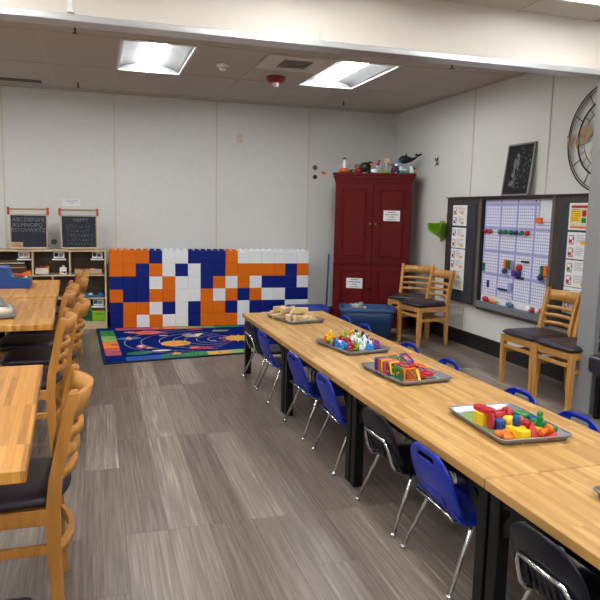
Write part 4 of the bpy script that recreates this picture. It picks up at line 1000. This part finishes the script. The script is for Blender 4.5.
# ------------------------------------------------------------------ sheet-pan trays
def make_tray(lb, w=.33, l=.46):
    t = thing('serving_tray', lb, 'tray', group='aluminium trays on the tables')
    def ring(a, b, z, rr=.025):
        P = []
        for cx, cy, a0 in ((a-rr, b-rr, 0), (-a+rr, b-rr, PI/2), (-a+rr, -b+rr, PI), (a-rr, -b+rr, 1.5*PI)):
            for q in range(5): an = a0+PI/2*q/4; P.append((cx+rr*math.cos(an), cy+rr*math.sin(an), z))
        return P
    a, b = w/2, l/2; n = 20
    mb = MB(); R_ = [ring(a-.016, b-.016, .0), ring(a-.007, b-.007, .023), ring(a-.009, b-.009, .023), ring(a-.018, b-.018, .0018)]
    vs = mb.raw([p for q in R_ for p in q], [(i*n+k, i*n+(k+1) % n, (i+1)*n+(k+1) % n, (i+1)*n+k) for i in range(3) for k in range(n)], True)
    mb.bm.faces.new(list(reversed(vs[:n]))); mb.bm.faces.new(vs[3*n:]); mb.build('pan', 'tray', t)
    MB().tube(ring(a-.004, b-.004, .024), .004, 8, True).build('rolled_rim', 'tray', t)
    return t
TRAYS = [('aluminium tray of wooden blocks on the farthest low table', 1.555, 5.08, .20, TOPZ), ('aluminium tray heaped with small plastic animals on the second low table', 1.60, 3.93, .17, TOPZ), ('aluminium tray of square plastic frames on the third low table', 1.62, 3.19, .11, TOPZ),
         ('aluminium tray of big coloured blocks on the third low table, nearer', 1.648, 2.285, -.045, TOPZ), ('aluminium tray cut by the right edge of the photo on the nearest low table', 1.67, 1.40, .05, TOPZ), ('aluminium tray of shells cut by the left edge of the photo', -.665, 4.36, .15, .7405)]
T0 = None
for lb, x, y, rz, z in TRAYS:
    if T0 is None: T0 = make_tray(lb); T0.location = (x, y, z); T0.rotation_euler = (0, 0, rz)
    else: dup(T0, (x, y, z), rz, lb)
def ontray(k, u, v, z=.002):
    lb, x, y, rz, zz = TRAYS[k]; return (T(x, y, zz) @ RZ(rz)) @ Vector((u, v, z))
# wooden blocks
r = random.Random(11)
def wb(mb, kind):
    if kind == 0: mb.box((0, 0, .02), (.07, .035, .04), bevel=.002)
    elif kind == 1: mb.box((0, 0, .018), (.12, .036, .036), bevel=.002)
    elif kind == 2: mb.prism([(-.05, 0), (.05, 0), (0, .045)], -.018, .018, RX(PI/2))
    elif kind == 3: mb.prism([(-.055, 0), (-.03, 0)]+[(-.03*math.cos(PI*k/8), .028*math.sin(PI*k/8)) for k in range(1, 8)]+[(.03, 0), (.055, 0), (.055, .05), (-.055, .05)], -.018, .018, RX(PI/2))
    elif kind == 4: mb.cyl((0, 0, 0), (0, 0, .06), .018, n=16)
    elif kind == 5: mb.box((0, 0, .025), (.05, .05, .05), bevel=.002)
KN = ['small oblong', 'long', 'triangular', 'arched', 'round', 'cube']
spots = [(1, -.10, .10, 0, .3), (5, -.03, .14, 0, .1), (3, .05, .15, 0, -.4), (1, -.06, .02, 0, 1.2), (5, .03, .05, 0, .5), (0, .10, .08, 0, .9), (1, .02, -.06, 0, .15), (3, -.10, -.06, 0, 1.4), (0, .11, -.01, 0, .2), (2, .10, -.12, 0, .1), (0, .02, -.14, 0, .8), (4, -.09, -.16, 0, 0), (4, .12, .17, 0, 0), (5, -.11, .18, 0, .2),
         (1, -.05, .08, .051, .7), (0, .03, .11, .051, 1.2), (2, .0, -.0, .052, .2), (1, .07, .03, .053, -.3), (0, -.09, .15, .051, .4), (2, -.04, .15, .051, 1.3)]
for k, (kd, u, v, z, a) in enumerate(spots):
    mb = MB(); wb(mb, kd)
    solo(mb, 'wooden_block', 'wblock', '%s pale wooden block on the farthest tray, %s' % (KN[kd], 'lying at the top of the heap' if z > .03 else 'on the tray itself'), 'wooden block', ontray(0, u, v, z+.0025), (0, 0, a), 'wooden blocks on the farthest tray')
# plastic animals: one little bear-like figure per colour, copied
def animal_mesh(col, kind):
    mb = MB()
    if kind == 0:
        mb.ball((0, 0, .02), (.014, .013, .018), 8).ball((0, -.002, .043), .012, 8)
        for sx in (-1, 1): mb.ball((sx*.009, 0, .054), .0048, 6).ball((sx*.015, -.006, .026), (.006, .007, .006), 6).ball((sx*.011, -.011, .006), (.007, .011, .006), 6)
        mb.ball((0, -.012, .041), (.005, .005, .004), 6)
    else:
        mb.ball((0, 0, .026), (.022, .012, .013), 8).ball((.026, 0, .036), (.011, .009, .010), 8).ball((.037, 0, .033), (.006, .005, .005), 6).cyl((-.02, 0, .03), (-.034, 0, .038), .003, n=6)
        for sx in (-1, 1):
            mb.ball((.024, sx*.008, .047), (.003, .003, .006), 6)
            for x in (-.014, .014): mb.cyl((x, sx*.007, .022), (x, sx*.008, 0), .005, n=6)
    o = mb.build('a', col); me = o.data; bpy.data.objects.remove(o); return me
AM = {}
zone = [('yellow', -.10, .16), ('yellow', -.05, .17), ('red', -.01, .15), ('orange', -.06, .12), ('orange', .0, .12), ('yellow', .02, .10), ('lime', -.10, .09), ('lime', .03, .09), ('purple', -.11, .05), ('white', -.07, .05), ('white', -.03, .04), ('purple', .08, .15), ('purple', .12, .12), ('blue', .10, .17), ('orange', .07, .10), ('lime', .09, .08),
        ('yellow', .05, .13), ('sky', -.11, .0), ('sky', -.08, -.04), ('sky', -.11, -.06), ('red', -.06, -.02), ('red', -.05, -.07), ('red', -.09, -.11), ('white', -.01, .0), ('white', .03, .03), ('white', .01, -.04), ('lime', .0, -.09), ('lime', .04, -.02), ('lime', -.04, -.12), ('white', .05, -.07), ('white', .08, -.04), ('white', .02, -.13), ('white', .07, -.12), ('white', -.02, -.16),
        ('blue', .12, .03), ('blue', .12, -.02), ('sky', .10, .04), ('purple', .13, -.06), ('red', .12, -.10), ('red', .10, .0), ('purple', .12, -.14), ('purple', .08, -.17), ('sky', .04, -.18), ('sky', .0, -.19), ('red', .05, .17), ('red', -.12, .12), ('orange', -.12, .18), ('yellow', -.09, .19)]
up_ = [('white', .01, .01), ('white', .05, -.03), ('lime', .03, -.06), ('blue', .11, .0), ('purple', .09, .14), ('navy', .10, .13), ('orange', .04, .11), ('yellow', -.08, .15), ('lime', -.03, .09), ('white', .0, -.1), ('white', .05, -.1), ('navy', .12, .02), ('red', -.05, -.05), ('lime', .03, .0), ('yellow', .06, .09)]
for k, (c, u, v) in enumerate(zone+up_):
    kd = (k*7) % 3 == 0
    kd = 1 if kd else 0
    if (c, kd) not in AM: AM[(c, kd)] = animal_mesh(c, kd)
    o = bpy.data.objects.new('plastic_animal', AM[(c, kd)]); C.objects.link(o)
    hi = k >= len(zone)
    o.location = ontray(1, u*.93+r.uniform(-.006, .006), v*.95+r.uniform(-.006, .006), .007+(.036 if hi else 0)); o.rotation_euler = (r.uniform(-.3, .3), r.uniform(-.3, .3), r.uniform(0, 6.28))
    tag(o, '%s plastic %s in the second tray heap, %s' % ({'sky': 'light blue', 'navy': 'dark blue', 'lime': 'lime green'}.get(c, c), 'four-legged animal' if kd else 'sitting bear', 'on top of others' if hi else 'lying on the tray'), 'toy animal', 'plastic animals on the second tray')
# square frames (tray 3)
def frame_mesh(c, s=.075):
    mb = MB()
    for q in (-1, 1): mb.box((q*(s/2-.006), 0, s/2), (.012, .007, s), bevel=.0015); mb.box((0, 0, s/2+q*(s/2-.006)), (s-.024, .007, .012), bevel=.0015)
    o = mb.build('f', c); me = o.data; bpy.data.objects.remove(o); return me
def tri_mesh(c, s=.075):
    mb = MB(); P = [Vector((-s/2, 0, .005)), Vector((s/2, 0, .005)), Vector((0, 0, s*.85))]
    for i in range(3): mb.bar(P[i], P[(i+1) % 3], .007, .012, (0, 1, 0))
    o = mb.build('f', c); me = o.data; bpy.data.objects.remove(o); return me
FM = {}
CN = {'sky': 'light blue', 'navy': 'navy', 'lime': 'lime green', 'deepgreen': 'dark green', 'teal': 'teal'}
def frame(c, u, v, z, rot, where, tri=False):
    k = (c, tri)
    if k not in FM: FM[k] = tri_mesh(c) if tri else frame_mesh(c)
    o = bpy.data.objects.new('square_frame' if not tri else 'triangle_frame', FM[k]); C.objects.link(o)
    o.location = ontray(2, u, v, z); o.rotation_euler = (rot[0], rot[1], rot[2]+TRAYS[2][3])
    tag(o, '%s plastic %s on the third tray, %s' % (CN.get(c, c), 'triangle' if tri else 'square frame', where), 'frame tile', 'plastic frames on the third tray')
HP = PI/2
for k, c in enumerate(['grey', 'navy', 'purple', 'brown', 'orange', 'red', 'yellow', 'orange', 'green', 'pink']):
    frame(c, -.085, .135-.0125*k, .004, (0, 0, .15), 'upright in the left row, %s of ten' % ORD[k])
# little cube of frames
cu, cv = -.075, -.115
for c, du, dv, a, w in (('green', -.042, 0, HP, 'left face of the small cube'), ('orange', .042, 0, HP, 'right face of the small cube'), ('orange', 0, -.045, 0, 'front face of the small cube'), ('teal', 0, .045, 0, 'back face of the small cube')):
    frame(c, cu+du, cv+dv, .004, (0, 0, a), w)
frame('red', cu, cv-.0375, .088, (-HP, 0, 0), 'lying on the small cube')
flats = [('red', .05, -.13), ('teal', .05, -.13), ('orange', .055, -.125), ('pink', .05, -.13), ('red', .055, -.128)]
for k, (c, u, v) in enumerate(flats): frame(c, u+.01*math.sin(k*2), v-.0375, .007+.0078*k, (-HP, 0, .1*k), 'flat in the right end stack, %s up' % ORD[k])
for k, (c, u, v) in enumerate([('green', .01, .045), ('yellow', .005, .04), ('green', .012, .048), ('red', .008, .04), ('lime', .0, .045)]): frame(c, u, v-.0375, .007+.0078*k, (-HP, 0, .25*k), 'flat in the middle stack, %s up' % ORD[k])
for k, (c, u, v) in enumerate([('purple', .09, .07), ('orange', .095, .075), ('red', .09, .07), ('green', .095, .068), ('orange', .09, .07), ('purple', .09, .07)]): frame(c, u, v-.0375, .007+.0078*k, (-HP, 0, .3*k-.3), 'flat in the far stack, %s up' % ORD[k])
frame('purple', .07, .045, .052, (-.95, 0, .5), 'leaning on the far stack'); frame('orange', .11, .12, .012, (-.5, 0, .2), 'leaning highest at the back'); frame('red', .05, .15, .008, (-.7, .0, .3), 'leaning behind the middle stack'); frame('green', .03, .115, .012, (-.8, 0, -.2), 'leaning at the back left')
frame('orange', .0, -.10, .006, (-.9, 0, .9), 'leaning near the stack at the right end'); frame('yellow', -.02, -.175, .006, (-.25, 0, 1.1), 'upright near the front corner', True); frame('orange', -.0, -.03, .006, (-.7, 0, .8), 'leaning in the middle', True); frame('purple', .11, -.03, .01, (-1.2, 0, .4), 'leaning by the far rim'); frame('navy', -.12, .0-.02, .006, (-1.45, 0, .2), 'lying by the near rim'); frame('yellow', -.06, -.005, .004, (-.3, 0, .2), 'upright beside the row')
frame('orange', .11, -.055, .045, (-1.3, 0, 1.2), 'over the purple one by the rim'); frame('teal', .06, -.01, .012, (-1.35, 0, .1), 'lying between the stacks')
# big coloured blocks and pegs (tray 4)
def b4(name, mt, lb, x, y, z, fn, rot=(0, 0, 0)):
    mb = MB(); fn(mb); mb.bm.transform(Matrix.Diagonal((.9, .9, .9, 1)))
    x = 1.648+(x-1.64)*.95; y = 2.245+(y-2.25)*.93
    solo(mb, name, mt, lb, 'toy block', (x, y, TOPZ+.0025+z*.9), rot, 'big coloured toys on the fourth tray')
def cube(s): return lambda mb: [mb.box((0, 0, s/2), (s, s, s), bevel=.004)]+[mb.cyl((dx*s*.2, dy*s*.2-0, s), (dx*s*.2, dy*s*.2, s+.0012), .004, n=8) for dx in (-1, 1) for dy in (-1, 1)]
def disc(rr, h): return lambda mb: mb.lathe([(0, 0), (rr*.9, 0), (rr, h*.25), (rr, h*.75), (rr*.9, h), (0, h)], n=20)
def nut(mb): mb.lathe([(.010, 0), (.022, .002), (.024, .014), (.022, .026), (.010, .028), (.010, 0)], n=8)
def bolt(mb): mb.cyl((0, 0, .02), (.05, 0, .02), .013, n=12).cyl((.05, 0, .02), (.072, 0, .02), .02, n=8)
def cone(h): return lambda mb: mb.lathe([(0, 0), (.034, 0), (.032, .006), (.004, h), (0, h)], n=16)
def knob_cluster(mb):
    for a in range(5): mb.ball((.024*math.cos(a*1.257), .024*math.sin(a*1.257), .03), .015, 8)
    mb.ball((0, 0, .045), .016, 8).cyl((0, 0, 0), (0, 0, .03), .014, n=8)
def star(mb): mb.prism([((.034 if k % 2 == 0 else .018)*math.cos(PI*k/6), (.034 if k % 2 == 0 else .018)*math.sin(PI*k/6)) for k in range(12)], 0, .016); mb.cyl((0, 0, .01), (0, 0, .05), .012, n=10).ball((0, 0, .052), .014, 8)
def cylb(rr, h): return lambda mb: mb.lathe([(0, 0), (rr, 0), (rr, h*.9), (rr*.85, h), (0, h)], n=18)
b4('yellow_cube', 'yellow', 'tall yellow cube under the long red lid at the left corner of the fourth tray', 1.543, 2.335, 0, cube(.062), (0, 0, .2))
b4('red_oval_piece', 'red', 'long rounded red lid lying on the yellow cube at the left corner', 1.548, 2.335, .0645, lambda mb: mb.prism([(.028*math.cos(a)+(.0), .028*math.sin(a)+(.032 if math.sin(a) > 0 else -.032)) for a in (2*PI*k/20 for k in range(20))], 0, .018), (0, 0, .15))
b4('red_disc', 'red', 'thick red disc behind the blue cylinder on the fourth tray', 1.622, 2.345, 0, disc(.034, .05))
b4('red_flower', 'red', 'red knobbly flower piece at the far rim of the fourth tray', 1.70, 2.38, 0, knob_cluster); b4('red_flower', 'red', 'red knobbly flower piece beside the far rim one, slightly nearer', 1.665, 2.345, .012, knob_cluster)
b4('red_plate', 'red', 'round red plate leaning between the yellow cube and the blue cylinder', 1.528, 2.255, .002, lambda mb: mb.cyl((-.004, 0, .04), (.004, 0, .04), .038, n=24), (0, .1, -.2))
b4('blue_cylinder', 'blue', 'blue cylinder right of the leaning red plate', 1.575, 2.25, 0, cylb(.026, .05)); b4('yellow_cylinder', 'yellow', 'yellow cylinder in the middle of the fourth tray', 1.625, 2.25, 0, cylb(.03, .056))
b4('blue_peg', 'blue', 'blue peg standing on the yellow square block', 1.600, 2.165, .047, cylb(.018, .044)); b4('yellow_block', 'yellow', 'yellow square block carrying the blue peg, middle front', 1.597, 2.163, 0, lambda mb: mb.box((0, 0, .022), (.07, .06, .044), bevel=.004), (0, 0, .3))
b4('orange_oval', 'orange', 'upright orange oval piece behind the blue peg', 1.672, 2.235, 0, lambda mb: mb.ball((0, 0, .032), (.014, .022, .032), 12))
b4('green_plate', 'green', 'green square plate at the far right of the fourth tray', 1.735, 2.315, .009, lambda mb: mb.box((0, 0, .02), (.06, .07, .04), bevel=.004), (.1, .1, .4)); b4('green_plate', 'green', 'green tilted plate beside the blue block at the far rim', 1.748, 2.21, .014, lambda mb: mb.box((0, 0, .012), (.06, .08, .02), bevel=.004), (.25, -.2, -.5))
b4('blue_block', 'blue', 'small blue block lying at the far rim of the fourth tray', 1.765, 2.265, 0, lambda mb: mb.cyl((0, -.02, .024), (0, .02, .024), .024, n=14))
b4('green_star', 'green', 'green star knob piece standing on the yellow cube at right', 1.700, 2.145, .047, star); b4('yellow_cube', 'yellow', 'yellow cube beneath the green star piece', 1.698, 2.145, 0, lambda mb: mb.box((0, 0, .022), (.052, .052, .044), bevel=.004), (0, 0, .5))
b4('red_cone', 'red', 'red cone lying in the middle of the fourth tray', 1.655, 2.175, .034, cone(.085), (0, 1.45, .9)); b4('red_cone', 'red', 'red cone nearer the front rim of the fourth tray', 1.630, 2.095, 0, cone(.08), (0, .0, 0))
b4('green_block', 'green', 'green block at the near right end of the fourth tray', 1.728, 2.12, .006, lambda mb: mb.box((0, 0, .022), (.055, .06, .044), bevel=.005), (0, .12, .3))
b4('red_plate', 'red', 'round red plate lying tilted at the near right end of the fourth tray', 1.70, 2.085, .02, disc(.042, .012), (.25, -.15, 0)); b4('orange_bolt', 'orange', 'orange bolt lying at the near right end of the fourth tray', 1.655, 2.068, .018, bolt, (0, -.15, .35))
b4('orange_nut', 'orange', 'orange nut leftmost of the three at the front rim', 1.520, 2.165, 0, nut); b4('orange_nut', 'orange', 'orange nut in the middle of the three at the front rim', 1.528, 2.115, 0, nut, (.2, 0, 0)); b4('orange_nut', 'orange', 'orange nut rightmost of the three, beside the front yellow cube', 1.545, 2.155, .004, nut, (0, .4, 0))
b4('yellow_cube', 'yellow', 'yellow cube at the front rim of the fourth tray', 1.578, 2.092, 0, cube(.055), (0, 0, .15))
mb = MB(); mb.box((0, 0, .0006), (.24, .34, .0008)); mb.mi = 1
for k in range(8): mb.box((-.08+.05*(k % 4), -.1+.14*(k//4), .0012), (.035, .06, .0006), RZ(.4*k))
solo(mb, 'picture_card', ['p_lightgreen', 'p_cream'], 'pale green printed card lying under the big coloured toys', 'picture card', ontray(3, 0, .02, .0021), (0, 0, .03))
# shells on the left tray
mb = MB(); n = 9
mb.sheet(lambda u, v: (.09*(u-.5)*2*(1-.75*v), .012*math.sin(u*PI*8)*(1-v)+.02, .10*v+.004*math.cos(u*PI*16)), 32, 6, .01)
mb.ball((0, .02, .03), (.06, .035, .04), 10); solo(mb, 'grey_shell', 'grey', 'grey ridged shell standing on the left tray', 'shell', ontray(5, .06, .03, .012), (.1, 0, .3))
solo(MB().tube([(-.10, 0, .03), (-.05, .005, .032), (0, 0, .03), (.06, -.008, .03), (.10, 0, .034)], [.022, .03, .028, .026, .016], 10), 'driftwood', 'cream', 'pale piece of driftwood lying on the left tray before the shell', 'driftwood', ontray(5, .05, -.10, .004))
solo(MB().box((0, 0, .012), (.06, .05, .024), bevel=.006), 'yellow_piece', 'yellow', 'flat yellow piece at the front rim of the left tray', 'toy', ontray(5, -.02, -.18, .002))

# ------------------------------------------------------------------ seats at the frame edges
t = thing('padded_bench', 'dark plum upholstered seat with black legs right of the grey column', 'bench', (3.56, 3.46, 0))
MB().box((0, 0, .40), (.56, .44, .13), bevel=.03, seg=3).build('seat_cushion', 'cushion', t)
MB().box((.245, 0, .66), (.08, .44, .42), bevel=.03, seg=3).build('backrest', 'cushion', t)
MB().box((0.02, 0, .30), (.44, .38, .09)).build('seat_base', 'cushion', t)
for sx in (-1, 1):
    for sy in (-1, 1): MB().box((.02+sx*.205, sy*.185, .15), (.035, .035, .30), bevel=.002).build('leg', 'black_steel', t)
t = thing('padded_stool', 'black padded stool, only its rounded corner showing at the bottom left edge', 'stool', (-.36, 1.42, 0))
MB().box((0, 0, .445), (.40, .38, .055), bevel=.022, seg=3).build('cushion', 'black', t)
for sx in (-1, 1):
    for sy in (-1, 1): MB().cyl((sx*.15, sy*.14, .42), (sx*.17, sy*.16, 0), .014, n=10).build('leg', 'black_steel', t)

# ------------------------------------------------------------------ camera, world, colour
F, YAW, PITCH, ROLL, H = 650.524, .30389, .13434, .02212, 1.41159
fw = Vector((math.sin(YAW)*math.cos(PITCH), math.cos(YAW)*math.cos(PITCH), -math.sin(PITCH)))
rt = Vector((math.cos(YAW), -math.sin(YAW), 0)); upv = rt.cross(fw)
r2 = rt*math.cos(ROLL)+upv*math.sin(ROLL); u2 = -rt*math.sin(ROLL)+upv*math.cos(ROLL)
cd = bpy.data.cameras.new('camera'); cd.sensor_width = 36; cd.sensor_fit = 'HORIZONTAL'; cd.lens = F/600*36; cd.clip_start = .05
co = bpy.data.objects.new('camera', cd); C.objects.link(co)
mw = Matrix((r2, u2, -fw)).transposed().to_4x4(); mw.translation = (0, 0, H); co.matrix_world = mw
bpy.context.scene.camera = co
w = bpy.data.worlds.new('world'); bpy.context.scene.world = w; w.use_nodes = True
w.node_tree.nodes['Background'].inputs['Color'].default_value = (.8, .82, .85, 1); w.node_tree.nodes['Background'].inputs['Strength'].default_value = .3
vs = bpy.context.scene.view_settings; vs.view_transform = 'Standard'; vs.exposure = 0.1
